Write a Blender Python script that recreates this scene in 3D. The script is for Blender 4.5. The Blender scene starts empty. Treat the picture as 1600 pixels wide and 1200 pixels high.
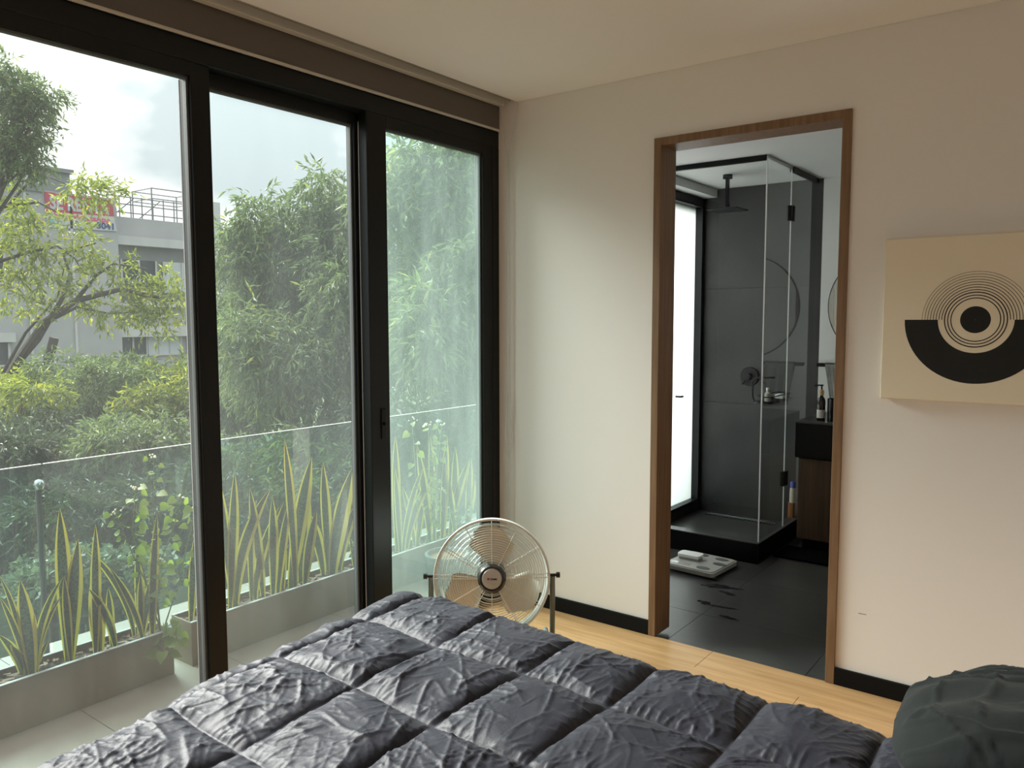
import bpy, bmesh, math, random
import numpy as np
from mathutils import Vector, Matrix
from math import sin, cos, pi, radians, sqrt

S = bpy.context.scene
COL = S.collection

# ------------------------------------------------------------------ camera
cam_d = bpy.data.cameras.new('camera')
cam = bpy.data.objects.new('camera', cam_d)
COL.objects.link(cam)
S.camera = cam
F_PX = 1231.0
cam_d.sensor_fit = 'HORIZONTAL'
cam_d.sensor_width = 36.0
cam_d.lens = F_PX / 1600.0 * 36.0
cam_d.clip_start = 0.02
cam_d.clip_end = 300
CAM = Vector((0.0, -3.09, 1.40))
_pitch = math.atan(100.5 / F_PX); _yaw = radians(37.05); _roll = radians(-0.11)
_f = Vector((-sin(_yaw) * cos(_pitch), cos(_yaw) * cos(_pitch), -sin(_pitch)))
_r = Vector((cos(_yaw), sin(_yaw), 0)); _u = _r.cross(_f)
_r2 = _r * cos(_roll) + _u * sin(_roll); _u2 = _u * cos(_roll) - _r * sin(_roll)
cam.matrix_world = Matrix(((_r2.x, _u2.x, -_f.x, CAM.x), (_r2.y, _u2.y, -_f.y, CAM.y),
                           (_r2.z, _u2.z, -_f.z, CAM.z), (0, 0, 0, 1)))

# ------------------------------------------------------------------ view
S.view_settings.view_transform = 'Standard'
S.view_settings.look = 'None'
S.view_settings.gamma = 1.0
S.view_settings.use_curve_mapping = False
S.view_settings.exposure = 1.93
S.cycles.use_denoising = True
S.cycles.max_bounces = 12
S.cycles.diffuse_bounces = 6
S.cycles.transparent_max_bounces = 24
S.cycles.caustics_reflective = False
S.cycles.caustics_refractive = False

# ------------------------------------------------------------------ overcast sky
world = bpy.data.worlds.new('overcast_sky'); S.world = world
world.use_nodes = True
nt = world.node_tree; nt.nodes.clear()
def wn(t, **k):
    n = nt.nodes.new(t)
    for a, b in k.items(): setattr(n, a, b)
    return n
tc = wn('ShaderNodeTexCoord')
mp = wn('ShaderNodeMapping'); mp.inputs['Scale'].default_value = (1.0, 1.0, 2.2)
no = wn('ShaderNodeTexNoise'); no.inputs['Scale'].default_value = 3.4; no.inputs['Detail'].default_value = 6; no.inputs['Roughness'].default_value = 0.5
ra = wn('ShaderNodeValToRGB')
ra.color_ramp.elements[0].position = 0.45; ra.color_ramp.elements[0].color = (0.140, 0.158, 0.167, 1)
ra.color_ramp.elements[1].position = 0.60; ra.color_ramp.elements[1].color = (0.275, 0.277, 0.272, 1)
nt.links.new(tc.outputs['Generated'], mp.inputs['Vector']); nt.links.new(mp.outputs[0], no.inputs['Vector']); nt.links.new(no.outputs['Fac'], ra.inputs['Fac'])
# CIE overcast: brighter towards the zenith
sx = wn('ShaderNodeSeparateXYZ'); nt.links.new(tc.outputs['Generated'], sx.inputs[0])
mx = wn('ShaderNodeMath', operation='MAXIMUM'); nt.links.new(sx.outputs['Z'], mx.inputs[0]); mx.inputs[1].default_value = 0.0
ma = wn('ShaderNodeMath', operation='MULTIPLY_ADD'); nt.links.new(mx.outputs[0], ma.inputs[0]); ma.inputs[1].default_value = 2.0; ma.inputs[2].default_value = 1.0
bg = wn('ShaderNodeBackground'); nt.links.new(ra.outputs['Color'], bg.inputs['Color'])
st = wn('ShaderNodeMath', operation='MULTIPLY'); nt.links.new(ma.outputs[0], st.inputs[0]); st.inputs[1].default_value = 1.0
nt.links.new(st.outputs[0], bg.inputs['Strength'])
out = wn('ShaderNodeOutputWorld'); nt.links.new(bg.outputs[0], out.inputs['Surface'])
# the veiled sun: soft light from the bright patch of cloud up and left of the view
sun_d = bpy.data.lights.new('veiled_sun', 'SUN'); sun_d.energy = 3.7; sun_d.angle = radians(44); sun_d.color = (1.0, 0.972, 0.935)
sun = bpy.data.objects.new('veiled_sun', sun_d); COL.objects.link(sun)
sun.rotation_euler = Vector((0.80, 0.07, -0.62)).to_track_quat('-Z', 'Y').to_euler()
sun.location = (-25, -4, 20)

# ------------------------------------------------------------------ helpers
MATS = {}
def new_mat(name):
    m = bpy.data.materials.new(name); m.use_nodes = True
    t = m.node_tree; b = t.nodes['Principled BSDF']; MATS[name] = m
    return m, t, b
def nd(t, typ, **k):
    n = t.nodes.new(typ)
    for a, b in k.items(): setattr(n, a, b)
    return n
def mat(name, col, rough=0.5, metal=0.0, var=0.0, scale=8.0, stretch=(1, 1, 1), bump=0.0, bscale=None, spec=None, sheen=0.0, col2=None, coat=0.0, detail=5):
    """principled material; colour varies between col and col2 with noise, optional bump"""
    m, t, b = new_mat(name)
    b.inputs['Roughness'].default_value = rough; b.inputs['Metallic'].default_value = metal
    if spec is not None: b.inputs['Specular IOR Level'].default_value = spec
    if sheen: b.inputs['Sheen Weight'].default_value = sheen; b.inputs['Sheen Roughness'].default_value = 0.4
    if coat: b.inputs['Coat Weight'].default_value = coat; b.inputs['Coat Roughness'].default_value = 0.08
    c = (*col, 1)
    if col2 is None and var: col2 = tuple(min(1, x * (1 + var)) for x in col); c = tuple(x * (1 - var) for x in col) + (1,)
    b.inputs['Base Color'].default_value = c
    if col2 is not None or bump:
        tcn = nd(t, 'ShaderNodeTexCoord'); mpn = nd(t, 'ShaderNodeMapping'); mpn.inputs['Scale'].default_value = stretch
        t.links.new(tcn.outputs['Object'], mpn.inputs['Vector'])
    if col2 is not None:
        nn = nd(t, 'ShaderNodeTexNoise'); nn.inputs['Scale'].default_value = scale; nn.inputs['Detail'].default_value = detail
        t.links.new(mpn.outputs[0], nn.inputs['Vector'])
        rr = nd(t, 'ShaderNodeValToRGB'); rr.color_ramp.elements[0].position = 0.3; rr.color_ramp.elements[1].position = 0.7
        rr.color_ramp.elements[0].color = c; rr.color_ramp.elements[1].color = (*col2, 1)
        t.links.new(nn.outputs['Fac'], rr.inputs['Fac']); t.links.new(rr.outputs['Color'], b.inputs['Base Color'])
    if bump:
        n2 = nd(t, 'ShaderNodeTexNoise'); n2.inputs['Scale'].default_value = bscale or scale * 6; n2.inputs['Detail'].default_value = 4
        t.links.new(mpn.outputs[0], n2.inputs['Vector'])
        bp = nd(t, 'ShaderNodeBump'); bp.inputs['Strength'].default_value = bump; bp.inputs['Distance'].default_value = 0.01
        t.links.new(n2.outputs['Fac'], bp.inputs['Height']); t.links.new(bp.outputs[0], b.inputs['Normal'])
    return m

def glass_mat(name, tint=(1, 1, 1), dust_haze=0.0, dust_haze_col=(0.8, 0.85, 0.83), refl=1.0, streak=(1, 1, 0.25)):
    """thin clear pane: transparent, fresnel mirror reflection and a film of dust that scatters daylight and doubles as flare haze"""
    m = bpy.data.materials.new(name); m.use_nodes = True; MATS[name] = m
    t = m.node_tree; t.nodes.clear()
    o = nd(t, 'ShaderNodeOutputMaterial'); tr = nd(t, 'ShaderNodeBsdfTransparent'); tr.inputs[0].default_value = (*tint, 1)
    gl = nd(t, 'ShaderNodeBsdfGlossy'); gl.inputs['Roughness'].default_value = 0.0; gl.inputs['Color'].default_value = (1, 1, 1, 1)
    fr = nd(t, 'ShaderNodeFresnel'); fr.inputs['IOR'].default_value = 1.45
    ge = nd(t, 'ShaderNodeNewGeometry'); inv = nd(t, 'ShaderNodeMath', operation='SUBTRACT'); inv.inputs[0].default_value = 1.0
    t.links.new(ge.outputs['Backfacing'], inv.inputs[1])
    fm = nd(t, 'ShaderNodeMath', operation='MULTIPLY'); t.links.new(fr.outputs[0], fm.inputs[0]); t.links.new(inv.outputs[0], fm.inputs[1])
    f2 = nd(t, 'ShaderNodeMath', operation='MULTIPLY'); f2.inputs[1].default_value = refl; t.links.new(fm.outputs[0], f2.inputs[0])
    mxs = nd(t, 'ShaderNodeMixShader'); t.links.new(f2.outputs[0], mxs.inputs[0]); t.links.new(tr.outputs[0], mxs.inputs[1]); t.links.new(gl.outputs[0], mxs.inputs[2])
    last = mxs
    if dust_haze:
        tcn = nd(t, 'ShaderNodeTexCoord'); mpn = nd(t, 'ShaderNodeMapping'); mpn.inputs['Scale'].default_value = streak
        nn = nd(t, 'ShaderNodeTexNoise'); nn.inputs['Scale'].default_value = 3.0; nn.inputs['Detail'].default_value = 8; nn.inputs['Roughness'].default_value = 0.65
        t.links.new(tcn.outputs['Object'], mpn.inputs[0]); t.links.new(mpn.outputs[0], nn.inputs['Vector'])
        mr = nd(t, 'ShaderNodeMapRange'); mr.inputs['From Min'].default_value = 0.3; mr.inputs['From Max'].default_value = 0.75
        mr.inputs['To Min'].default_value = dust_haze * 0.55; mr.inputs['To Max'].default_value = dust_haze * 1.5
        t.links.new(nn.outputs['Fac'], mr.inputs['Value'])
        tl = nd(t, 'ShaderNodeBsdfTranslucent'); tl.inputs[0].default_value = (*dust_haze_col, 1)
        mx2 = nd(t, 'ShaderNodeMixShader'); t.links.new(mr.outputs[0], mx2.inputs[0]); t.links.new(last.outputs[0], mx2.inputs[1]); t.links.new(tl.outputs[0], mx2.inputs[2])
        last = mx2
    t.links.new(last.outputs[0], o.inputs['Surface'])
    return m

def leaf_mat(name, dark, light, trans=0.45, rough=0.45, yellow=None):
    m = bpy.data.materials.new(name); m.use_nodes = True; MATS[name] = m
    t = m.node_tree; t.nodes.clear(); o = nd(t, 'ShaderNodeOutputMaterial')
    ge = nd(t, 'ShaderNodeNewGeometry'); rr = nd(t, 'ShaderNodeValToRGB')
    rr.color_ramp.elements[0].color = (*dark, 1); rr.color_ramp.elements[1].color = (*light, 1)
    if yellow:
        e = rr.color_ramp.elements.new(0.93); e.color = (*light, 1); rr.color_ramp.elements[-1].color = (*yellow, 1)
    t.links.new(ge.outputs['Random Per Island'], rr.inputs['Fac'])
    p = nd(t, 'ShaderNodeBsdfPrincipled'); p.inputs['Roughness'].default_value = rough; t.links.new(rr.outputs[0], p.inputs['Base Color'])
    tl = nd(t, 'ShaderNodeBsdfTranslucent'); hs = nd(t, 'ShaderNodeHueSaturation'); hs.inputs['Value'].default_value = 1.5; hs.inputs['Hue'].default_value = 0.485; hs.inputs['Saturation'].default_value = 1.1
    t.links.new(rr.outputs[0], hs.inputs['Color']); t.links.new(hs.outputs[0], tl.inputs[0])
    mx_ = nd(t, 'ShaderNodeMixShader'); mx_.inputs[0].default_value = trans
    t.links.new(p.outputs[0], mx_.inputs[1]); t.links.new(tl.outputs[0], mx_.inputs[2]); t.links.new(mx_.outputs[0], o.inputs['Surface'])
    return m

def wloc(o):
    v = Vector((0, 0, 0))
    while o is not None: v = v + o.location; o = o.parent
    return v
def tag(o, label=None, cat=None, group=None, kind=None):
    if label: o['label'] = label
    if cat: o['category'] = cat
    if group: o['group'] = group
    if kind: o['kind'] = kind
    return o
def thing(name, loc, label, cat, group=None, rz=0.0, kind=None):
    o = bpy.data.objects.new(name, None); COL.objects.link(o); o.location = loc; o.rotation_euler = (0, 0, rz); o.empty_display_size = 0.1
    return tag(o, label, cat, group, kind)
def link(name, me, m, parent=None, local=False):
    o = bpy.data.objects.new(name, me); COL.objects.link(o)
    if m is not None:
        for x in (m if isinstance(m, (list, tuple)) else [m]): me.materials.append(MATS[x] if isinstance(x, str) else x)
    if parent is not None: o.parent = parent
    return o

class MB:
    """collects shapes in world coordinates (local to the thing when local=True)"""
    def __init__(s): s.v = []; s.f = []; s.mi = []; s.sm = []
    def add(s, vs, fs, mi=0, smooth=False):
        b = len(s.v); s.v += [tuple(x) for x in vs]
        for f in fs: s.f.append(tuple(b + i for i in f)); s.mi.append(mi); s.sm.append(smooth)
        return s
    def box(s, x0, x1, y0, y1, z0, z1, bev=0.0, mi=0):
        x0, x1 = min(x0, x1), max(x0, x1); y0, y1 = min(y0, y1), max(y0, y1); z0, z1 = min(z0, z1), max(z0, z1)
        if not bev:
            v = [(x, y, z) for z in (z0, z1) for y in (y0, y1) for x in (x0, x1)]
            return s.add(v, [(0, 2, 3, 1), (4, 5, 7, 6), (0, 1, 5, 4), (2, 6, 7, 3), (0, 4, 6, 2), (1, 3, 7, 5)], mi)
        bm = bmesh.new(); bmesh.ops.create_cube(bm, size=1)
        for q in bm.verts: q.co = Vector(((x0 + x1) / 2 + q.co.x * (x1 - x0), (y0 + y1) / 2 + q.co.y * (y1 - y0), (z0 + z1) / 2 + q.co.z * (z1 - z0)))
        bmesh.ops.bevel(bm, geom=list(bm.edges), offset=bev, segments=2, affect='EDGES', profile=0.5)
        bm.verts.index_update()
        s.add([q.co[:] for q in bm.verts], [[q.index for q in f.verts] for f in bm.faces], mi, False); bm.free(); return s
    def tube(s, pts, rad, n=10, cap=True, mi=0, closed=False):
        P = [Vector(p) for p in pts]; R = rad if isinstance(rad, (list, tuple)) else [rad] * len(P)
        vs = []; fs = []; up = None
        for i, p in enumerate(P):
            if closed: d = P[(i + 1) % len(P)] - P[i - 1]
            else: d = P[min(i + 1, len(P) - 1)] - P[max(i - 1, 0)]
            d.normalize()
            if up is None: up = Vector((0, 0, 1)) if abs(d.z) < 0.9 else Vector((1, 0, 0))
            a = d.cross(up); 
            if a.length < 1e-6: a = d.orthogonal()
            a.normalize(); b = a.cross(d); up = b
            for k in range(n):
                t = 2 * pi * k / n; vs.append(p + (a * cos(t) + b * sin(t)) * R[i])
        m_ = len(P)
        for i in range(m_ if closed else m_ - 1):
            j = (i + 1) % m_
            for k in range(n): fs.append((i * n + k, j * n + k, j * n + (k + 1) % n, i * n + (k + 1) % n))
        if cap and not closed: fs.append(tuple(range(n))[::1]); fs.append(tuple((m_ - 1) * n + k for k in range(n))[::-1])
        return s.add(vs, fs, mi, True)
    def lathe(s, prof, c=(0, 0, 0), n=24, axis='z', mi=0, cap=True):
        vs = []; fs = []
        for r, h in prof:
            for k in range(n):
                t = 2 * pi * k / n; a, b = r * cos(t), r * sin(t)
                q = {'z': (a, b, h), 'y': (a, h, b), 'x': (h, a, b)}[axis]
                vs.append((c[0] + q[0], c[1] + q[1], c[2] + q[2]))
        for i in range(len(prof) - 1):
            for k in range(n):
                fs.append((i * n + k, i * n + (k + 1) % n, (i + 1) * n + (k + 1) % n, (i + 1) * n + k))
        if cap and prof[0][0] > 1e-5: fs.append(tuple(range(n))[::-1])
        if cap and prof[-1][0] > 1e-5: fs.append(tuple((len(prof) - 1) * n + k for k in range(n)))
        return s.add(vs, fs, mi, True)
    def prism(s, poly, z0, z1, mi=0, axis='z'):
        n = len(poly); f = {'z': lambda a, b, h: (a, b, h), 'y': lambda a, b, h: (a, h, b), 'x': lambda a, b, h: (h, a, b)}[axis]
        vs = [f(a, b, z0) for a, b in poly] + [f(a, b, z1) for a, b in poly]
        fs = [tuple(range(n))[::-1], tuple(range(n, 2 * n))] + [(i, (i + 1) % n, n + (i + 1) % n, n + i) for i in range(n)]
        return s.add(vs, fs, mi)
    def mesh(s, name, org=(0, 0, 0)):
        me = bpy.data.meshes.new(name); ox, oy, oz = org
        me.from_pydata([(x - ox, y - oy, z - oz) for x, y, z in s.v], [], s.f)
        me.polygons.foreach_set('material_index', s.mi); me.polygons.foreach_set('use_smooth', s.sm)
        bm = bmesh.new(); bm.from_mesh(me); bmesh.ops.recalc_face_normals(bm, faces=bm.faces); bm.to_mesh(me); bm.free()
        if any(s.sm):
            try: me.set_sharp_from_angle(angle=radians(40))
            except Exception: pass
        me.update(); return me
    def build(s, name, m, parent=None, local=False, origin=None):
        """parent given: verts are world coords unless local; origin: own pivot for a top-level mesh"""
        if parent is not None:
            org = (0, 0, 0) if local else wloc(parent)
            return link(name, s.mesh(name, org), m, parent)
        if origin is None:
            a = np.array(s.v); origin = ((a[:, 0].min() + a[:, 0].max()) / 2, (a[:, 1].min() + a[:, 1].max()) / 2, a[:, 2].min())
        o = link(name, s.mesh(name, origin), m); o.location = origin; return o
def np_mesh(name, V, F, uv=None, smooth=False):
    me = bpy.data.meshes.new(name); V = np.asarray(V, np.float32); F = np.asarray(F, np.int32); k = F.shape[1]
    me.vertices.add(len(V)); me.vertices.foreach_set('co', V.ravel())
    me.loops.add(F.size); me.loops.foreach_set('vertex_index', F.ravel())
    me.polygons.add(len(F)); me.polygons.foreach_set('loop_start', np.arange(len(F), dtype=np.int32) * k)
    me.polygons.foreach_set('loop_total', np.full(len(F), k, np.int32))
    me.polygons.foreach_set('use_smooth', np.full(len(F), smooth))
    if uv is not None:
        l = me.uv_layers.new(name='uv'); l.data.foreach_set('uv', np.asarray(uv, np.float32)[F.ravel()].ravel())
    me.update(calc_edges=True); me.validate(); return me
def struct(o): return tag(o, kind='structure')
def text_mesh(name, body, size, m, parent, loc, rot, bold=0.0, extrude=0.001, align='LEFT', width=None):
    cu = bpy.data.curves.new(name, 'FONT'); cu.body = body; cu.size = size; cu.extrude = extrude; cu.offset = bold; cu.align_x = align; cu.resolution_u = 3
    o = bpy.data.objects.new(name, cu); COL.objects.link(o)
    dg = bpy.context.evaluated_depsgraph_get(); me = bpy.data.meshes.new_from_object(o.evaluated_get(dg)); me.name = name
    bpy.data.objects.remove(o); bpy.data.curves.remove(cu)
    if width:
        xs = [v.co.x for v in me.vertices]; k = width / (max(xs) - min(xs)); x0 = min(xs)
        for v in me.vertices: v.co.x = (v.co.x - x0) * k
    me.materials.clear(); me.materials.append(MATS[m])
    q = bpy.data.objects.new(name, me); COL.objects.link(q); q.parent = parent; q.location = loc; q.rotation_euler = rot
    return q
def ellipse(cx, cy, rx, ry, n=40): return [(cx + rx * cos(2 * pi * k / n), cy + ry * sin(2 * pi * k / n)) for k in range(n)]
def rrect(x0, x1, y0, y1, r, n=5):
    o = []
    for cx, cy, a in ((x1 - r, y1 - r, 0), (x0 + r, y1 - r, 90), (x0 + r, y0 + r, 180), (x1 - r, y0 + r, 270)):
        for k in range(n + 1): t = radians(a + 90 * k / n); o.append((cx + r * cos(t), cy + r * sin(t)))
    return o

# ------------------------------------------------------------------ materials
mat('wall_paint', (0.845, 0.805, 0.785), 0.65, bump=0.02, bscale=60)
mat('ceiling_paint', (0.90, 0.845, 0.825), 0.8)
mat('white_paint', (0.60, 0.60, 0.585), 0.7)
mat('black_trim', (0.005, 0.005, 0.0055), 0.6, spec=0.15)
mat('black_aluminium', (0.006, 0.007, 0.008), 0.42, spec=0.28, bump=0.01, bscale=200)
mat('grey_gasket', (0.10, 0.11, 0.115), 0.5)
mat('bright_seal', (0.5, 0.5, 0.5), 0.4)
mat('blind_fabric', (0.135, 0.115, 0.10), 0.9, bump=0.05, bscale=400)
mat('blind_metal', (0.55, 0.52, 0.46), 0.45)
mat('cord', (0.6, 0.58, 0.54), 0.7)
mat('oak', (0.36, 0.20, 0.085), 0.42, col2=(0.50, 0.30, 0.145), scale=5, stretch=(0.7, 9, 9), bump=0.03, bscale=30)
mat('floor_base', (0.12, 0.075, 0.04), 0.7)
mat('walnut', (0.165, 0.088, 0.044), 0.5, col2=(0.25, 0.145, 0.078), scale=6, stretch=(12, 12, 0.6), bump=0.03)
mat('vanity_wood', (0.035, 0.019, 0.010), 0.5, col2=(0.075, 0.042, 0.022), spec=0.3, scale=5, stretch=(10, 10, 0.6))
mat('slate_tile', (0.017, 0.017, 0.0175), 0.5, spec=0.35, col2=(0.048, 0.046, 0.045), scale=2.2, bump=0.025, bscale=60, detail=8)
mat('floor_slate', (0.040, 0.040, 0.040), 0.28, col2=(0.066, 0.065, 0.062), scale=3.0, bump=0.05, bscale=30, detail=8)
mat('grout', (0.028, 0.028, 0.028), 0.8)
mat('wet', (0.012, 0.012, 0.012), 0.06)
mat('black_metal', (0.006, 0.006, 0.0065), 0.4, spec=0.25)
mat('black_stone', (0.004, 0.004, 0.004), 0.3, spec=0.2)
mat('counter_top', (0.05, 0.05, 0.05), 0.3)
mat('chrome', (0.75, 0.76, 0.76), 0.14, metal=1.0)
mat('steel', (0.55, 0.56, 0.56), 0.3, metal=1.0)
mat('glass_edge_highlight', (0.93, 0.95, 0.95), 0.2)  # near-white base colour stands in for bright highlights along glass edges
mat('scale_body', (0.42, 0.42, 0.39), 0.35)
mat('scale_pad', (0.10, 0.10, 0.095), 0.4)
mat('white_plastic', (0.85, 0.85, 0.84), 0.4)
mat('display_gloss', (0.5, 0.5, 0.48), 0.05, coat=1)
mat('amber_glass', (0.018, 0.010, 0.006), 0.1)
mat('label_paper', (0.55, 0.52, 0.48), 0.7)
mat('gold_collar', (0.5, 0.33, 0.16), 0.4)
mat('towel', (0.18, 0.175, 0.165), 0.95, var=0.2, scale=20, bump=0.3, bscale=200)
mat('blue_cap', (0.06, 0.09, 0.42), 0.4)
mat('shampoo', (0.62, 0.55, 0.45), 0.4)
mat('brown_liquid', (0.30, 0.12, 0.04), 0.3)
mat('mat_black', (0.003, 0.003, 0.003), 0.95, spec=0.05)
mat('canvas_cream', (0.86, 0.76, 0.60), 0.85, bump=0.06, bscale=500)
mat('print_black', (0.006, 0.006, 0.006), 0.75)
mat('mattress_cloth', (0.12, 0.12, 0.13), 0.9)
mat('bed_wood', (0.03, 0.022, 0.018), 0.5)
mat('fan_white', (0.72, 0.73, 0.70), 0.35, metal=0.1)
mat('fan_wire', (0.78, 0.78, 0.74), 0.3, metal=0.3)
mat('fan_blade', (0.72, 0.66, 0.56), 0.3, metal=0.3)
mat('fan_black', (0.014, 0.014, 0.014), 0.45)
mat('fan_leg', (0.16, 0.19, 0.19), 0.4, metal=0.3)
mat('badge', (0.60, 0.58, 0.55), 0.3, metal=0.3)
mat('badge_ring', (0.17, 0.165, 0.16), 0.22, metal=0.9)
mat('red_print', (0.35, 0.02, 0.03), 0.5)
mat('deck_tile', (0.255, 0.212, 0.180), 0.5, col2=(0.32, 0.268, 0.23), scale=3, detail=8)
mat('deck_base', (0.28, 0.27, 0.25), 0.8)
mat('planter_taupe', (0.235, 0.175, 0.115), 0.45, var=0.08, scale=4)
mat('soil', (0.05, 0.033, 0.022), 0.95, col2=(0.16, 0.11, 0.075), scale=60, bump=0.8, bscale=80)
mat('bark_chip', (0.20, 0.13, 0.09), 0.9, var=0.35, scale=20)
mat('pot_grey', (0.20, 0.22, 0.22), 0.6)
mat('terracotta', (0.36, 0.20, 0.10), 0.9, var=0.2)
mat('concrete', (0.27, 0.275, 0.285), 0.9, col2=(0.34, 0.345, 0.35), scale=0.7, detail=8)
mat('concrete_light', (0.42, 0.42, 0.42), 0.9, var=0.08, scale=1.5)
mat('concrete_dark', (0.17, 0.18, 0.19), 0.9, var=0.15, scale=1.0)
mat('far_window', (0.03, 0.04, 0.045), 0.15)
mat('far_curtain', (0.40, 0.44, 0.47), 0.7)
mat('far_steel', (0.12, 0.13, 0.14), 0.6)
mat('banner_red', (0.36, 0.03, 0.06), 0.7)
mat('banner_white', (0.38, 0.40, 0.42), 0.7)
mat('ink_navy', (0.02, 0.05, 0.14), 0.7)
mat('ink_red', (0.55, 0.04, 0.12), 0.7)
mat('ink_teal', (0.02, 0.36, 0.33), 0.7)
mat('bark', (0.055, 0.045, 0.037), 0.9, var=0.3, scale=10, bump=0.3)
mat('stem_green', (0.16, 0.24, 0.07), 0.6)
mat('far_ground', (0.05, 0.075, 0.03), 1.0, var=0.4, scale=0.6)
mat('petal', (0.75, 0.75, 0.55), 0.6)
glass_mat('window_glass', (0.97, 0.985, 0.97), dust_haze=0.016)
glass_mat('window_glass_hazy', (0.96, 0.985, 0.97), dust_haze=0.024, dust_haze_col=(0.78, 0.86, 0.83))  # dusty film also stands in for flare haze over the trees
glass_mat('window_glass_dusty', (0.90, 0.97, 0.945), dust_haze=0.075, dust_haze_col=(0.66, 0.82, 0.76))
glass_mat('rail_glass', (0.66, 0.79, 0.77), dust_haze=0.006, dust_haze_col=(0.6, 0.72, 0.72))
glass_mat('shower_glass', (0.95, 0.97, 0.96), refl=1.0)
leaf_mat('leaf_willow', (0.05, 0.088, 0.036), (0.15, 0.215, 0.085), 0.42, yellow=(0.27, 0.31, 0.08))
leaf_mat('leaf_bright', (0.085, 0.13, 0.03), (0.24, 0.295, 0.06), 0.48, yellow=(0.40, 0.38, 0.06))
leaf_mat('leaf_dark', (0.020, 0.037, 0.019), (0.062, 0.098, 0.043), 0.34, yellow=(0.11, 0.15, 0.045))
leaf_mat('leaf_weed', (0.10, 0.18, 0.03), (0.20, 0.28, 0.05), 0.55)
leaf_mat('leaf_pale', (0.08, 0.12, 0.065), (0.16, 0.21, 0.12), 0.35)
# frosted pane
_m, _t, _b = new_mat('frosted_glass'); _t.nodes.remove(_b)
_o = _t.nodes['Material Output']; _tl = nd(_t, 'ShaderNodeBsdfTranslucent'); _tl.inputs[0].default_value = (0.72, 0.74, 0.74, 1)
_tr = nd(_t, 'ShaderNodeBsdfTransparent'); _mx = nd(_t, 'ShaderNodeMixShader'); _mx.inputs[0].default_value = 0.08
_t.links.new(_tl.outputs[0], _mx.inputs[1]); _t.links.new(_tr.outputs[0], _mx.inputs[2]); _t.links.new(_mx.outputs[0], _o.inputs['Surface'])
# comforter: soft brushed cotton, fine weave relief
mat('comforter_cloth', (0.024, 0.0265, 0.040), 0.50, spec=0.36, sheen=0.06, bump=0.10, bscale=90)
mat('cushion_cloth', (0.014, 0.019, 0.019), 0.85, spec=0.3, sheen=0.12, bump=0.12, bscale=60)
# mirror
mat('mirror_glass', (0.88, 0.89, 0.88), 0.0, metal=1.0)
# snake plant leaf: yellow margins, dark cross bands (from the leaf's own uv)
_m, _t, _b = new_mat('snake_leaf')
_uv = nd(_t, 'ShaderNodeUVMap'); _sp = nd(_t, 'ShaderNodeSeparateXYZ'); _t.links.new(_uv.outputs[0], _sp.inputs[0])
_d = nd(_t, 'ShaderNodeMath', operation='SUBTRACT'); _t.links.new(_sp.outputs['X'], _d.inputs[0]); _d.inputs[1].default_value = 0.5
_a = nd(_t, 'ShaderNodeMath', operation='ABSOLUTE'); _t.links.new(_d.outputs[0], _a.inputs[0])
_e = nd(_t, 'ShaderNodeMapRange'); _e.inputs['From Min'].default_value = 0.27; _e.inputs['From Max'].default_value = 0.33; _t.links.new(_a.outputs[0], _e.inputs['Value'])
_mpp = nd(_t, 'ShaderNodeMapping'); _mpp.inputs['Scale'].default_value = (2.0, 9.0, 1); _t.links.new(_uv.outputs[0], _mpp.inputs[0])
_wn = nd(_t, 'ShaderNodeTexNoise'); _wn.inputs['Scale'].default_value = 4; _wn.inputs['Detail'].default_value = 3; _t.links.new(_mpp.outputs[0], _wn.inputs['Vector'])
_rp = nd(_t, 'ShaderNodeValToRGB'); _rp.color_ramp.elements[0].position = 0.42; _rp.color_ramp.elements[1].position = 0.58
_rp.color_ramp.elements[0].color = (0.016, 0.03, 0.016, 1); _rp.color_ramp.elements[1].color = (0.055, 0.075, 0.04, 1); _t.links.new(_wn.outputs['Fac'], _rp.inputs[0])
_cm = nd(_t, 'ShaderNodeMix', data_type='RGBA'); _t.links.new(_e.outputs[0], _cm.inputs['Factor']); _t.links.new(_rp.outputs[0], _cm.inputs['A']); _cm.inputs['B'].default_value = (0.50, 0.41, 0.06, 1)
_t.links.new(_cm.outputs['Result'], _b.inputs['Base Color']); _b.inputs['Roughness'].default_value = 0.4
_tl = nd(_t, 'ShaderNodeBsdfTranslucent'); _t.links.new(_cm.outputs['Result'], _tl.inputs[0]); _mx = nd(_t, 'ShaderNodeMixShader'); _mx.inputs[0].default_value = 0.35
_t.links.new(_b.outputs[0], _mx.inputs[1]); _t.links.new(_tl.outputs[0], _mx.inputs[2]); _t.links.new(_mx.outputs[0], _t.nodes['Material Output'].inputs['Surface'])

# ================================================================== ROOM SHELL
XW = -2.41            # inner face of the window frames
XE, YS = 0.55, -4.80  # wall behind the bed head, wall behind the camera
ZC = 2.433            # dropped ceiling
ZS = 2.62             # slab above
DX0, DX1, DZ = -1.569, -0.777, 2.162   # door lining outer size

fl = struct(MB().box(-2.52, XE, YS, 0.0, -0.06, -0.012).build('floor', 'floor_base'))
# oak planks running along the door wall
rng = random.Random(4)
pw = 0.19; y = -0.001; row = 0
while y > YS:
    y1 = max(y - pw, YS); x = -2.50 - rng.uniform(0, 1.4)
    while x < XE:
        L = rng.uniform(1.5, 2.1); a, b = max(x, -2.515), min(x + L, XE)
        if row == 0 and x < -1.6 < x + L: pass
        if b - a > 0.02: MB().box(a + 0.0006, b - 0.0006, y1 + 0.0006, y - 0.0006, -0.012, 0.0, bev=0.0012).build('plank', 'oak', fl)
        x += L
    y = y1; row += 1

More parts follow.
